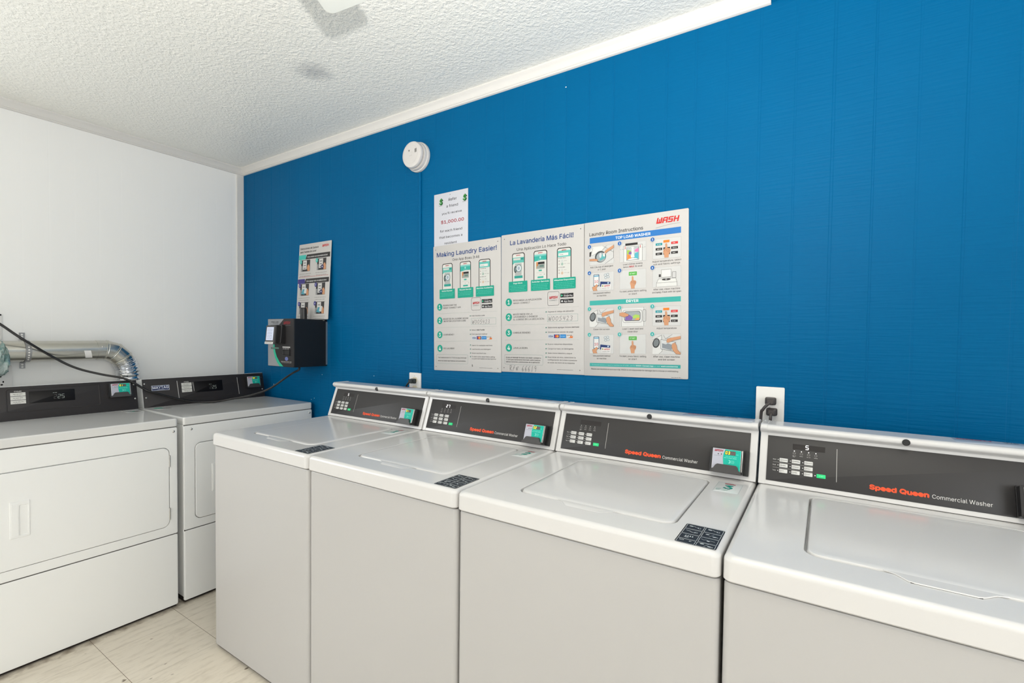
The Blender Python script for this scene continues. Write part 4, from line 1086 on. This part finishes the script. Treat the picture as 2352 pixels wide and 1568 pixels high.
            a.ell(x0, y1, .0085, .0088, (220, 224, 226), 11); a.ell(x0, y1, .0074, .0077, cc, 12)
            a.text(str((r % 2) * 3 + c + 1), x0, y1 - .0034, .0068, (230, 236, 240), align='C', bold=.02, l=13)
            for q, t in enumerate(caps[r][c]):
                if 'MAX' in t:
                    a.text('below', mx - .037, y0 - .0215, .0058, TXT, width=.021); a.text('MAX', mx - .013, y0 - .0215, .0062, (196, 44, 50), width=.018, bold=.035); a.text('fill level', mx + .008, y0 - .0215, .0058, TXT, width=.029)
                else: a.text(t, mx, y0 - .0115 - q * .0105, .0060, TXT, align='C', width=min(.0040 * len(t), .104))
    a.rect(.026, .0375, .378, .0505, (60, 166, 160), 1)
    a.text('To request service or report a machine out of order, use the', .034, .0418, .0044, (170, 220, 214), width=.178, l=2)
    a.text('WASH-Connect App', .214, .0418, .0046, (220, 240, 236), width=.066, bold=.03, l=2); a.text('or visit', .283, .0418, .0042, (170, 220, 214), width=.022, l=2); a.text('wash.com/service', .308, .0418, .0046, (220, 240, 236), width=.060, bold=.03, l=2)
    a.text('Please use machines at your own risk. WASH is not responsible for damage due to misuse or overloading.', .032, .0245, .0058, (44, 42, 42), width=.339, bold=.006)
    a.greek(.346, .378, .004, .0024, (110, 108, 106), 2, 4)
    a.line([(.372, .0065), (.384, .001)], .0006, (190, 130, 100), 2)
def refer(a):
    K = (46, 44, 46)
    a.text('Refer', .0935, .212, .0130, K, width=.050); a.text('a friend', .079, .182, .0125, K, width=.072)
    a.text('you\u2019ll receive', .050, .1500, .0105, K, width=.124)
    a.text('$1,000.00', .045, .1070, .0145, (170, 30, 42), width=.142, bold=.022)
    a.text('for each friend', .038, .0665, .0110, K, width=.139); a.text('that becomes a', .034, .0365, .0108, K, width=.144); a.text('resident', .067, .0065, .0108, K, width=.077)
    for u, v in ((.043, .214), (.190, .214)):
        g = (30, 110, 50); gd = (14, 60, 30)
        for dx, dy, c, l in ((.003, -.0025, gd, 2), (0, 0, g, 3)):
            a.text('$', u + dx, v - .012 + dy, .024, c, align='C', bold=.06, l=l, shear=.15)
        a.text('$', u - .001, v - .011, .022, (84, 176, 84), align='C', bold=.0, l=4, shear=.15)
        a.rect(u - .012, v - .020, u + .010, v - .0185, (120, 130, 120), 2)
    a.ell(.103, .2415, .0016, .0022, (60, 50, 50), 3, 8)
def card_poster(a):
    a.text('Instrucciones del Quiosco', .013, .4270, .0115, (44, 44, 44), width=.180, bold=.014)
    a.text('para Tarjetas de Lavar', .013, .4065, .0115, (44, 44, 44), width=.160, bold=.014)
    a.wash(.228, .4290, .062, .0135, (206, 60, 56), 2, line=False)
    a.rect(.010, .3935, .290, .3940, GREY, 1)
    for v0, c, t in ((.366, (70, 190, 178), 'Cómo comprar una nueva tarjeta de lavar'), (.219, (66, 60, 130), 'Cómo agregar valor a la tarjeta de lavar')):
        a.rect(.002, v0, .074, v0 + .028, c, 1); a.poly([(.070, v0), (.305, v0), (.305, v0 + .028), (.082, v0 + .028)], (52, 50, 50), 2)
        a.text(t, .088, v0 + .009, .0085, (220, 220, 218), width=.195, bold=.03, l=3)
    for r, (y0, y1) in enumerate(((.293, .362), (.146, .217), (.034, .106))):
        for c, (x0, x1) in enumerate(((.028, .116), (.186, .272))):
            a.rect(x0, y0, x1, y1, (60, 58, 58), 1); a.rect(x0 + .018, y0 + .012, x0 + .056, y1 - .003, (212, 210, 206), 2)
            a.rect(x0, y0, x0 + .014, y1 * .5 + y0 * .5, (150, 150, 150), 2)
            for q in range(3): a.rect(x0 + .026, y0 + .018 + q * .016, x0 + .048, y0 + .022 + q * .016, (90, 90, 96), 3)
            arm(a, [(x1, y0 + .001), (x1, y0 + .026), (x1 - .010, y0 + .042), (x1 - .022, y0 + .036), (x1 - .028, y0 + .020), (x1 - .020, y0 + .001)], 4)
            if (r, c) in ((1, 0), (2, 1)):
                a.poly([(x0 + .014, y0 + .010), (x0 + .050, y0 + .006), (x0 + .046, y0 + .036), (x0 + .030, y0 + .040)], (84, 160, 178), 5); a.poly([(x0 + .040, y0 + .016), (x0 + .064, y0 + .012), (x0 + .070, y0 + .044), (x0 + .050, y0 + .046)], (214, 218, 216), 6)
            elif c == 1: a.ell(x0 + .052, y0 + .018, .014, .013, (54, 52, 90), 5, 16); a.ell(x0 + .052, y0 + .018, .006, .005, (180, 180, 196), 6, 12)
            cc = (70, 190, 178) if r == 0 else (70, 66, 140)
            a.ell(x0 - .002, y1 - .010, .0115, .0135, cc, 7, 18); a.text(str(c + 1 + max(0, r - 1) * 2), x0 - .002, y1 - .015, .010, (226, 230, 230), align='C', bold=.02, l=8)
            for q in range(2 if r == 0 else 3): a.greek(x0 - .012 + .006 * (q % 2), x1 + .012 - .006 * (q % 2), y0 - .016 - q * .013, .0042, (150, 148, 144), 2, q + r * 3 + c)
    a.greek(.010, .296, .258, .0046, (190, 110, 104), 2, 9)
board('poster', 'white app poster titled Making Laundry Easier, below the paper flyer', 'poster', (1.7735, 0, 1.1470), .402, .605, app_poster(False), rot=math.radians(-1.05))
board('poster', 'white app poster in Spanish titled La Lavandería Más Fácil, middle of three', 'poster', (2.1770, 0, 1.1590), .4035, .6055, app_poster(True), rot=math.radians(-.85))
board('instruction_board', 'white laundry room instruction board with blue and teal bands and small pictures', 'sign', (2.5785, 0, 1.1640), .404, .607, instr, rot=math.radians(-1.0))
board('paper_flyer', 'paper flyer offering $1,000.00 for referring a friend, behind the app poster', 'flyer', (1.7650, 0, 1.7500), .2115, .2540, refer, rot=math.radians(-.6), m=sheet, t=.0010, r=.0005)
board('kiosk_poster', 'narrow white kiosk instruction poster leaning on top of the black payment box', 'poster', (.6625, -.0285, 1.4035), .3120, .4600, card_poster, rot=math.radians(0), lean=math.radians(-3.0), t=.003)

# payment kiosk box
KX0, KX1, KY, KZ0, KZ1 = .672, .9262, -.213, 1.1305, 1.4020
kr = empty('payment_kiosk', (KX0, 0, KZ0), 'black wall-mounted card payment box with a tilted screen, below the narrow poster', 'payment kiosk')
KW, KH = KX1 - KX0, KZ1 - KZ0
bm = bmesh.new(); box(bm, 0, KW, KY + .003, -.0005, 0, KH, .003, n=3); obj('housing', bm, kiosk_black, kr)
bm = bmesh.new(); box(bm, KW, KW + .0022, -.010, -.0005, .008, KH - .012, 0, n=1); obj('mounting_bracket', bm, silver, kr)
kf = lambda u, v, h: (u, KY + .003 - h, v)
bm = bmesh.new(); plate(bm, 0, KW, 0, KH, 0, .003, .006, .001, f=kf)
a = Art(kf, .00025, .003)
kg, kd = (150, 152, 156), (44, 42, 43)
a.rrect(.002, .002, KW - .002, KH - .002, .005, kd, 1)
C1 = [(.160, KH - .002), (.113, .236), (.085, .190), (.073, .150), (.070, .115), (.076, .085), (.092, .055), (.120, .025), (.156, .002)]
C2 = [(.120, .002), (.092, .025), (.070, .055), (.058, .085), (.054, .115), (.056, .150)]
a.poly([(.002, .002), (.120, .002), (.092, .025), (.070, .055), (.058, .085), (.054, .115), (.056, .150), (.060, .2), (.066, .236), (.113, .236), (.160, KH - .002), (.002, KH - .002)], kg, 2)
a.poly([(.156, .002), (.120, .025), (.092, .055), (.076, .085), (.070, .115), (.073, .150), (.056, .150), (.054, .115), (.058, .085), (.070, .055), (.092, .025), (.120, .002)], (44, 186, 150), 3)
a.text('WASH-CARD', .036, .250, .0065, (70, 70, 74), width=.074, bold=.02, l=4); a.greek(.050, .105, .2435, .004, (110, 110, 114), 4, 2)
a.wash(.158, .2400, .066, .0165, (140, 44, 50), 4)
a.rect(.148, .1085, .222, .1145, (214, 212, 210), 4); a.greek(.151, .216, .1005, .006, (170, 168, 166), 4, 1)
a.ell(.187, .0465, .0155, .0110, (110, 120, 176), 4, 20)
a.greek(.134, .238, .0285, .0045, (180, 178, 176), 4, 3); a.greek(.140, .236, .0225, .004, (140, 138, 136), 4, 4)
a.rect(.033, .0985, .112, .1090, (60, 96, 86), 4); a.rect(.040, .1035, .112, .1062, (150, 170, 160), 5)
obj_art('front_plate', bm, [kiosk_black], [a], kr)
bm = bmesh.new()
rings(bm, [(.150, .222, .0640, .0990, .003, .003), (.150, .222, .0640, .0990, .003, .009), (.156, .219, .0690, .0940, .002, .009), (.158, .216, .0705, .0925, .002, .0035)], cap0=False, f=kf, n=3)
obj('card_slot', bm, black_plastic, kr)
# tilted touch-screen head
bm = bmesh.new()
sx0, sx1 = .062, .152
def hf(u, v, h):   # screen frame tilted upwards
    p = Vector((u, -.215, .128)) + Vector((0, 0.10, .995)) * v + Vector((0, -.995, .10)) * h
    return (p.x, p.y, p.z)
plate(bm, sx0 + .026, sx1 + .022, .002, .106, .000, .028, .006, .003, f=hf)
plate(bm, sx0 + .024, sx1, .0, .103, .026, .046, .006, .003, f=hf)
hd = obj('screen_head', bm, black_plastic, kr)
def hs(u, v, h): return hf(u - .010, v, h + .044)
bm = bmesh.new(); plate(bm, sx0 + .012, sx1 + .012, -.006, .100, 0, .010, .005, .0015, f=hs)
a = Art(hs, .0003, .0101)
a.rrect(sx0 + .022, .016, sx1 + .000, .090, .001, lcd, 1)
for q in range(7): a.greek(sx0 + .030, sx1 - .008, .024 + q * .009, .0036, (120, 124, 150), 2, q)
a.rect(sx0 + .012, -.005, sx1 + .004, .0075, (236, 234, 230), 1); a.text('TOUCH SCREEN', sx0 + .018, -.0005, .004, (70, 66, 66), width=.066, bold=.02, l=2)
obj_art('screen', bm, [charcoal_plastic], [a], hd)
bm = bmesh.new(); lathe(bm, [(.0185, 0), (.0185, .058), (.0175, .066), (.0150, .070), (.0005, .0705)], (.1355, -.075, KH), (0, 0, 1), 24)
an = obj('antenna', bm, black_plastic, kr); an['label'] = 'glossy black round antenna on top of the box'

# cable from the kiosk over the dryers
def hang(pts, name, label, rad, m=black_rubber, cat='cable'):
    bm = bmesh.new(); sweep(bm, catmull(pts, 8), rad, 12)
    o = obj(name, bm, m, wn=False); return setp(o, label, cat)
hang([(.905, -.165, 1.1295), (.875, -.150, 1.112), (.82, -.1465, 1.094), (.74, -.1395, 1.0636), (.64, -.1835, .9932), (.56, -.2458, .9543), (.46, -.3147, .9293), (.42, -.355, .9190), (.398, -.395, .9158), (.375, -.4497, .9200), (.365, -.5471, .9449), (.355, -.6753, .9955),
      (.345, -.707, 1.016), (.325, -.7772, 1.070), (.25, -.8592, 1.0967), (.175, -.9301, 1.1263), (.150, -1.0038, 1.1761), (.150, -1.1287, 1.2799), (.110, -1.1901, 1.3448), (.06, -1.27, 1.42), (.02, -1.33, 1.47), (.006, -1.36, 1.49)],
     'power_cable', 'long black cable sagging from the payment box across both dryer consoles', .0057)

# smoke detector
sr = empty('smoke_detector', (1.661, 0, 2.2045), 'round white smoke detector high on the blue wall', 'smoke detector')
bm = bmesh.new(); lathe(bm, [(.0725, .0005), (.0735, .004), (.0735, .012), (.0715, .016), (.068, .017), (.068, .030), (.066, .033), (.058, .034)], (0, 0, 0), (0, -1, 0), 48); obj('base_plate', bm, smoke_white, sr)
bm = bmesh.new(); lathe(bm, [(.056, .034), (.056, .040), (.0635, .0405), (.0645, .043), (.0640, .050), (.0615, .055), (.054, .0575), (.045, .058), (.0435, .0574), (.0435, .0580), (.002, .0584)], (0, 0, 0), (0, -1, 0), 48)
cv = obj('cover', bm, smoke_white, sr)
f = lambda u, v, h: (u, -.0584 - h, v)
bm = bmesh.new(); plate(bm, -.013, .007, -.006, .012, 0, .0014, .003, .0006, f=f); obj('test_button', bm, smoke_white, sr)
for u, v, w, h in ((-.016, .016, .0045, .007), (.0265, .004, .003, .018), (.0325, .005, .003, .018)):
    bm = bmesh.new(); plate(bm, u, u + w, v, v + h, -.001, .0009, .0006, .0003, f=f); obj('sound_slot', bm, charcoal_plastic, sr)
# painted raceway below it
bm = bmesh.new()
P = lambda z: 1.6695 + (2.13 - z) * .0085
rw = [[bm.verts.new((P(z) + dx, dy, z)) for dx, dy in ((-.0075, -.0003), (-.0075, -.007), (-.0045, -.0095), (.0045, -.0095), (.0075, -.007), (.0075, -.0003))] for z in (2.129, 1.128)]
for i in range(6): bm.faces.new((rw[0][i], rw[0][(i + 1) % 6], rw[1][(i + 1) % 6], rw[1][i]))
bm.faces.new(rw[0]); bm.faces.new(rw[1][::-1])
setp(obj('wire_channel', bm, blue, wn=False), 'blue-painted wire channel running down the wall from the smoke detector', 'wire channel')

# outlets
def outlet(x0, x1, z0, z1, label, socket=True):
    r = empty('wall_outlet', ((x0 + x1) / 2, 0, z0), label, 'electrical outlet', 'wall outlets')
    w, h = (x1 - x0) / 2, z1 - z0
    f = lambda u, v, hh: (u, -.0008 - hh, v)
    bm = bmesh.new(); plate(bm, -w, w, 0, h, 0, .0058, .004, .0022, f=f); obj('cover_plate', bm, plate_white, r)
    for v in (h * .32, h * .69):
        bm = bmesh.new(); plate(bm, -.0165, .0165, v - .013, v + .013, .0055, .0068, .009, .0005, f=f); obj('socket', bm, ivory if socket else plate_white, r)
    bm = bmesh.new(); lathe(bm, [(.003, 0), (.003, .0008), (.001, .0012)], (0, -.0066, h * (.5 if not socket else .86)), (0, -1, 0), 12); obj('screw', bm, silver, r)
    return r
outlet(1.6055, 1.6850, 1.0125, 1.1270, 'small ivory outlet behind the console of the washer beside the dryers')
outlet(3.2005, 3.2830, 1.0290, 1.1615, 'large white outlet plate with two dark plugs behind the nearest washers', socket=False)
def plug(x, z, sx, label, drop, m):
    r = empty('power_plug', (x, -.008, z), label, 'plug', 'plugs in the wall outlets')
    bm = bmesh.new()
    f = lambda u, v, h: (u, -h, v)
    rings(bm, [(-.016, .016, -.012, .012, .005, 0), (-.016, .016, -.012, .012, .005, .010), (-.012, .012, -.010, .010, .004, .014), (-.0125, .0125, -.0105, .0105, .004, .026), (-.008, .008, -.008, .008, .004, .030)], f=f)
    obj('plug_body', bm, m, r)
    bm = bmesh.new()
    sweep(bm, catmull([(0, -.026, -.002), (-.004 * sx, -.033, -.010), (-.010 * sx, -.034, -.026), (-.013 * sx, -.028, -.05), (-.014 * sx, -.024, -drop)], 6), .0046, 10); obj('cord', bm, m, r)
plug(3.2445, 1.1165, 1.9, 'upper dark grey plug in the large white outlet plate', .20, mat('plug_grey', (70, 64, 62), .4))
plug(3.2485, 1.0820, .1, 'lower dark grey plug in the large white outlet plate', .17, mat('plug_grey', (70, 64, 62), .4))
plug(1.6400, 1.0855, 1.8, 'black plug in the small ivory outlet', .14, mat('plug_green_black', (22, 34, 34), .4))

# ------------------------------------------------------------------ exhaust duct on the white wall
dr = empty('exhaust_duct', (.076, -.9, 1.2155), 'round galvanised dryer exhaust duct running along the white wall and bending down', 'duct')
DX, DZ, DR = .0, .0, .0508
def L(y, z, x=0): return (x, y + .9, z - 1.2155)
bm = bmesh.new(); sweep(bm, [L(-1.55, 1.2155), L(-1.0, 1.2155), L(-.815, 1.2165)], DR, 40); obj('pipe', bm, steel, dr)
bm = bmesh.new()
# four-segment adjustable elbow
path = [(-.830, 1.2165), (-.795, 1.2165), (-.788, 1.2165), (-.752, 1.2055), (-.746, 1.2020), (-.718, 1.1740), (-.714, 1.1680), (-.702, 1.1440)]
sweep(bm, [L(*p) for p in path], DR + .0012, 36)
for c, d in (((-.788, 1.2165), (.96, -.18)), ((-.749, 1.204), (.80, -.55)), ((-.716, 1.171), (.55, -.83))):
    dv = Vector((0, d[0], d[1])).normalized(); p = Vector(L(*c))
    lathe(bm, [(DR, -.0055), (DR + .0035, -.0035), (DR + .0018, -.001), (DR + .0018, .001), (DR + .0038, .0035), (DR, .0055)], tuple(p), tuple(dv), 36)
obj('elbow', bm, steel, dr, wn=False)
bm = bmesh.new(); lathe(bm, [(.0045, 0), (.004, .0015), (.001, .0025)], L(-.812, 1.2350, .0485), (1, 0, .4), 12); obj('screw', bm, silver, dr)
bm = bmesh.new(); rnd = random.Random(4)
hp = catmull([L(-.708, 1.158), L(-.698, 1.135), L(-.690, 1.105), L(-.687, 1.05), L(-.689, .96), L(-.70, .80)], 14)
jit = [[rnd.uniform(-1, 1) for _ in range(30)] for _ in range(len(hp))]
def hr(i, t, s): 
    k = int(t / (2 * PI) * 30) % 30
    return DR + .002 + .0026 * math.sin(i * 1.25) + .0012 * jit[i][k]
sweep(bm, hp, hr, 30); obj('flexible_hose', bm, foil, dr, ang=25, wn=False)['label'] = 'crinkled foil hose'
bm = bmesh.new()   # paper label on the pipe
g = []
for j in range(7):
    t = -.35 - j * .14
    g.append([bm.verts.new(L(y + (.010 * (j - 3) / 6), 1.2160 + (DR + .0012) * math.sin(t + .35), (DR + .0012) * math.cos(t + .35))) for y in (-.886, -.858)])
for A, B in zip(g, g[1:]): bm.faces.new((A[0], A[1], B[1], B[0]))
obj('paper_label', bm, plate_white, dr, wn=False)
# perforated hanger strap
bm = bmesh.new(); YS = -1.098; w = .0105
pr = [(.004, 1.3066), (.004, 1.276)] + [(.076 + (DR + .0025) * math.cos(t), 1.2155 + (DR + .0025) * math.sin(t)) for t in [math.radians(q) for q in range(115, -116, -10)]] + [(.004, 1.155), (.004, 1.1266)]
A = [[bm.verts.new((x, YS + s * w, z)) for x, z in pr] for s in (-1, 1)]; B = [[bm.verts.new((x + (.0012 if x < .02 else 0) + (.0012 * (x - .076) / .053 if x > .02 else 0), YS + s * w, z)) for x, z in pr] for s in (-1, 1)]
for i in range(len(pr) - 1):
    bm.faces.new((B[0][i], B[1][i], B[1][i + 1], B[0][i + 1])); bm.faces.new((A[0][i], A[0][i + 1], A[1][i + 1], A[1][i]))
    bm.faces.new((A[0][i], B[0][i], B[0][i + 1], A[0][i + 1])); bm.faces.new((A[1][i], A[1][i + 1], B[1][i + 1], B[1][i]))
mats = [strap_m, plate_white]
for z in (1.297, 1.286, 1.146, 1.134): cyl(bm, (.0050, YS, z), (.0058, YS, z), .0045, n=10, mi=1)
for t in (22, 8, -6, -20, -34, -48):
    c, s_ = math.cos(math.radians(t)), math.sin(math.radians(t)); R = DR + .0036
    cyl(bm, (.076 + R * c, YS, 1.2155 + R * s_), (.076 + (R + .0006) * c, YS, 1.2155 + (R + .0006) * s_), .0035, n=10, mi=1)
setp(obj('pipe_strap', bm, mats, wn=False), 'perforated grey metal strap holding the duct to the white wall', 'pipe strap')
# wrinkled plastic film round the duct joint
wrap = mat('plastic_film', (150, 190, 196), 0.2, trans=0.45, alpha=0.9)
def wrap_nodes():
    nt, N, Lk, b = nodes(wrap)
    tc = N.new('ShaderNodeTexCoord'); n = N.new('ShaderNodeTexNoise'); n.inputs['Scale'].default_value = 16; n.inputs['Detail'].default_value = 4; n.inputs['Distortion'].default_value = 1.5
    Lk.new(tc.outputs['Object'], n.inputs['Vector'])
    r = N.new('ShaderNodeValToRGB'); r.color_ramp.elements[0].position = .34; r.color_ramp.elements[1].position = .66
    r.color_ramp.elements[0].color = rgb((84, 128, 156)); r.color_ramp.elements[1].color = rgb((222, 234, 230))
    e = r.color_ramp.elements.new(.5); e.color = rgb((150, 186, 180))
    Lk.new(n.outputs['Fac'], r.inputs['Fac']); Lk.new(r.outputs['Color'], b.inputs['Base Color'])
wrap_nodes(); add_noise_bump(wrap, 30, .8, .01, detail=3)
bm = bmesh.new(); rnd = random.Random(9)
wp = catmull([(.10, -1.50, 1.20), (.095, -1.35, 1.19), (.085, -1.24, 1.185), (.082, -1.195, 1.18), (.08, -1.172, 1.18)], 8)
jw = [[rnd.uniform(-1, 1) for _ in range(36)] for _ in range(len(wp))]
def wr(i, t, s):
    k = int(t / (2 * PI) * 36) % 36
    return .079 + .006 * math.sin(3 * t + i * .6) + .007 * jw[i][k] - (.030 * max(0, (s - .9) / .1) ** 2)
sweep(bm, wp, wr, 36)
setp(obj('plastic_wrap', bm, wrap, ang=60, wn=False), 'crumpled blue-green plastic film wrapped round the duct at the edge of view', 'plastic wrap')
# perforated sheet-metal plate and blank outlet box beside it
bm = bmesh.new(); f = lambda u, v, h: (h, u, v)
plate(bm, -1.62, -1.1345, .880, 1.142, .0006, .0075, .002, .001, f=f)
for y, z, ru, rv in ((-1.1755, 1.0895, .004, .0035), (-1.166, 1.064, .0028, .0045), (-1.1715, 1.0500, .0045, .0035), (-1.20, 1.03, .004, .004), (-1.22, 1.07, .004, .004)):
    rings(bm, [(y - ru, y + ru, z - rv, z + rv, min(ru, rv) * .9, .0076), (y - ru * .9, y + ru * .9, z - rv * .9, z + rv * .9, min(ru, rv) * .8, .0080)], cap0=False, f=f, mi=1)
setp(obj('vent_plate', bm, [plate_white, black_gap], wn=False), 'white perforated metal plate on the white wall behind the nearest dryer console', 'vent plate')
bm = bmesh.new(); plate(bm, -1.285, -1.1665, 1.270, 1.3945, .0006, .006, .004, .002, f=f)
cyl(bm, (.006, -1.172, 1.3925), (.0085, -1.172, 1.3925), .004, n=10, mi=1)
setp(obj('blank_plate', bm, [plate_white, black_gap], wn=False), 'white cover plate on the white wall just above the wrapped duct', 'cover plate')

# ------------------------------------------------------------------ ceiling fan (only one blade tip shows)
FCX, FCY, FZ = 2.465, -1.394, 2.262
fan = empty('ceiling_fan', (FCX, FCY, FZ), 'white ceiling fan, only one rounded blade tip showing at the top edge', 'ceiling fan')
bm = bmesh.new(); lathe(bm, [(.03, .181), (.062, .178), (.062, .150), (.02, .135), (.013, .13), (.013, .09), (.05, .08), (.105, .06), (.115, .02), (.110, -.03), (.06, -.05), (.02, -.06)], (0, 0, 0), (0, 0, 1), 36); obj('motor_housing', bm, blade_white, fan)
for k in range(4):
    ang = math.atan2(.905, -.425) + k * PI / 2
    X = Vector((math.cos(ang), math.sin(ang), 0)); Yv = Vector((-math.sin(ang), math.cos(ang), 0)); tilt = math.radians(9)
    V2 = Yv * math.cos(tilt) - Vector((0, 0, 1)) * math.sin(tilt); N2 = X.cross(V2)
    bm = bmesh.new()
    P = []
    def corner(cx, cy, r, a0, a1, n=6):
        for i in range(n + 1):
            t = math.radians(a0 + (a1 - a0) * i / n); P.append((cx + r * math.cos(t), cy + r * math.sin(t)))
    P.append((.17, -.047)); corner(.594 - .026, -.066 + .024, .024, -90, 0); corner(.604 - .024, .068 - .024, .024, 0, 90); P.append((.17, .047))
    lo = [bm.verts.new(X * u + V2 * v - N2 * .003) for u, v in P]; hi = [bm.verts.new(X * u + V2 * v + N2 * .003) for u, v in P]
    n = len(P)
    for i in range(n): bm.faces.new((lo[i], lo[(i + 1) % n], hi[(i + 1) % n], hi[i]))
    bm.faces.new(hi); bm.faces.new(lo[::-1])
    bl = obj('blade', bm, blade_white, fan, wn=False)
    bm = bmesh.new(); 
    q = [X * .10 + V2 * s * .014 for s in (-1, 1)] + [X * .20 + V2 * s * .028 for s in (1, -1)]
    lo = [bm.verts.new(p + N2 * .003) for p in q]; hi = [bm.verts.new(p + N2 * .008) for p in q]
    for i in range(4): bm.faces.new((lo[i], lo[(i + 1) % 4], hi[(i + 1) % 4], hi[i]))
    bm.faces.new(hi); bm.faces.new(lo[::-1]); obj('blade_bracket', bm, blade_white, fan, wn=False)

# ------------------------------------------------------------------ light
def area(name, loc, rot, sx, sy, power, color=(1, 1, 1), shape='RECTANGLE'):
    l = bpy.data.lights.new(name, 'AREA'); l.shape = shape; l.size = sx; l.size_y = sy; l.energy = power; l.color = color
    o = bpy.data.objects.new(name, l); COL.objects.link(o); o.location = loc; o.rotation_euler = rot; return o
# photographer's flash, just above the lens
fl = bpy.data.lights.new('camera_flash', 'SPOT'); fl.energy = 118; fl.shadow_soft_size = .028; fl.color = (1, .985, .955); fl.spot_size = math.radians(170); fl.spot_blend = 1.0
fo = bpy.data.objects.new('camera_flash', fl); COL.objects.link(fo); fo.location = (3.37, -1.77, 1.63)
fo.rotation_euler = (math.radians(90 + 60), 0, math.radians(33))
# fill light set at the added right window and front door
area('right_fill_light', (RX - .03, (WY0 + WY1) / 2, (WZ0 + WZ1) / 2), (math.radians(90), 0, math.radians(90)), WY1 - WY0 - .1, WZ1 - WZ0 - .1, 26, (.955, .98, 1))
area('front_fill_light', ((GX0 + GX1) / 2, FY + .03, (GZ0 + GZ1) / 2), (math.radians(90), 0, 0), GX1 - GX0 - .1, GZ1 - GZ0 - .1, 16, (.955, .98, 1))
# second window, added unseen on the left wall as a fill light
bm = bmesh.new()
for y0, y1, z0, z1 in ((-3.0, -1.75, .95, 1.0), (-3.0, -1.75, 2.05, 2.1), (-3.0, -2.95, 1.0, 2.05), (-1.8, -1.75, 1.0, 2.05)):
    box(bm, .001, .03, y0, y1, z0, z1, 0, n=1)
box(bm, .001, .012, -2.95, -1.8, 1.0, 2.05, 0, n=1, mi=1)
setp(obj('added_window_2', bm, [trim_white, mat('added_pane_pale', (170, 190, 200), .1)], smooth=False), kind='structure')
area('left_fill_light', (.05, -2.375, 1.525), (math.radians(90), 0, math.radians(-90)), 1.1, 1.0, 19, (.955, .98, 1))
# unseen ceiling lamp added behind the camera for soft fill
lr = empty('added_lamp', (4.1, -2.5, CZ), 'flush fill lamp added on the unseen ceiling behind the camera', 'ceiling lamp')
bm = bmesh.new(); lathe(bm, [(.17, 0), (.17, -.02), (.15, -.03)], (0, 0, 0), (0, 0, 1), 32); obj('added_lamp_base', bm, trim_white, lr)
area('overhead_fill_light', (4.1, -2.5, CZ - .035), (0, 0, 0), .3, .3, 2, (1, .96, .9), 'DISK')
w = bpy.data.worlds.new('world'); SC.world = w; w.use_nodes = True
w.node_tree.nodes['Background'].inputs['Color'].default_value = (.8, .88, 1, 1); w.node_tree.nodes['Background'].inputs['Strength'].default_value = 0.03

# ------------------------------------------------------------------ camera (measured from the photograph)
q = dict(C=(3.3902, -1.7696, 1.3144), yaw=33.0139, pitch=-1.5515, roll=-0.6865, f=1101.2032, ppx=1180.9933, ppy=803.4962)
a_, b_, r_ = (math.radians(q[k]) for k in ('yaw', 'pitch', 'roll'))
R1 = Matrix(((math.cos(a_), math.sin(a_), 0), (0, 0, 1), (-math.sin(a_), math.cos(a_), 0)))      # world -> (x, up, depth)
R2 = Matrix(((1, 0, 0), (0, math.cos(b_), -math.sin(b_)), (0, math.sin(b_), math.cos(b_))))
R3 = Matrix(((math.cos(r_), -math.sin(r_), 0), (math.sin(r_), math.cos(r_), 0), (0, 0, 1)))
Rw = R3 @ R2 @ R1
right, up, fwd = Vector(Rw[0]), Vector(Rw[1]), Vector(Rw[2])
cam = bpy.data.cameras.new('camera'); co = bpy.data.objects.new('camera', cam); COL.objects.link(co)
co.matrix_world = Matrix(((right.x, up.x, -fwd.x, q['C'][0]), (right.y, up.y, -fwd.y, q['C'][1]), (right.z, up.z, -fwd.z, q['C'][2]), (0, 0, 0, 1)))
cam.sensor_fit = 'HORIZONTAL'; cam.sensor_width = 36; cam.lens = q['f'] / 2352 * 36
cam.shift_x = -(q['ppx'] - 1176) / 2352; cam.shift_y = (q['ppy'] - 784) / 2352
cam.clip_start = .02; cam.clip_end = 50
SC.camera = co
vs = SC.view_settings; vs.view_transform = 'Standard'; vs.look = 'None'; vs.exposure = 0.22; vs.gamma = 1.0; vs.use_curve_mapping = False
SC.cycles.use_denoising = True
SC.cycles.max_bounces = 8; SC.cycles.diffuse_bounces = 5; SC.cycles.glossy_bounces = 4
SC.cycles.sample_clamp_indirect = 6
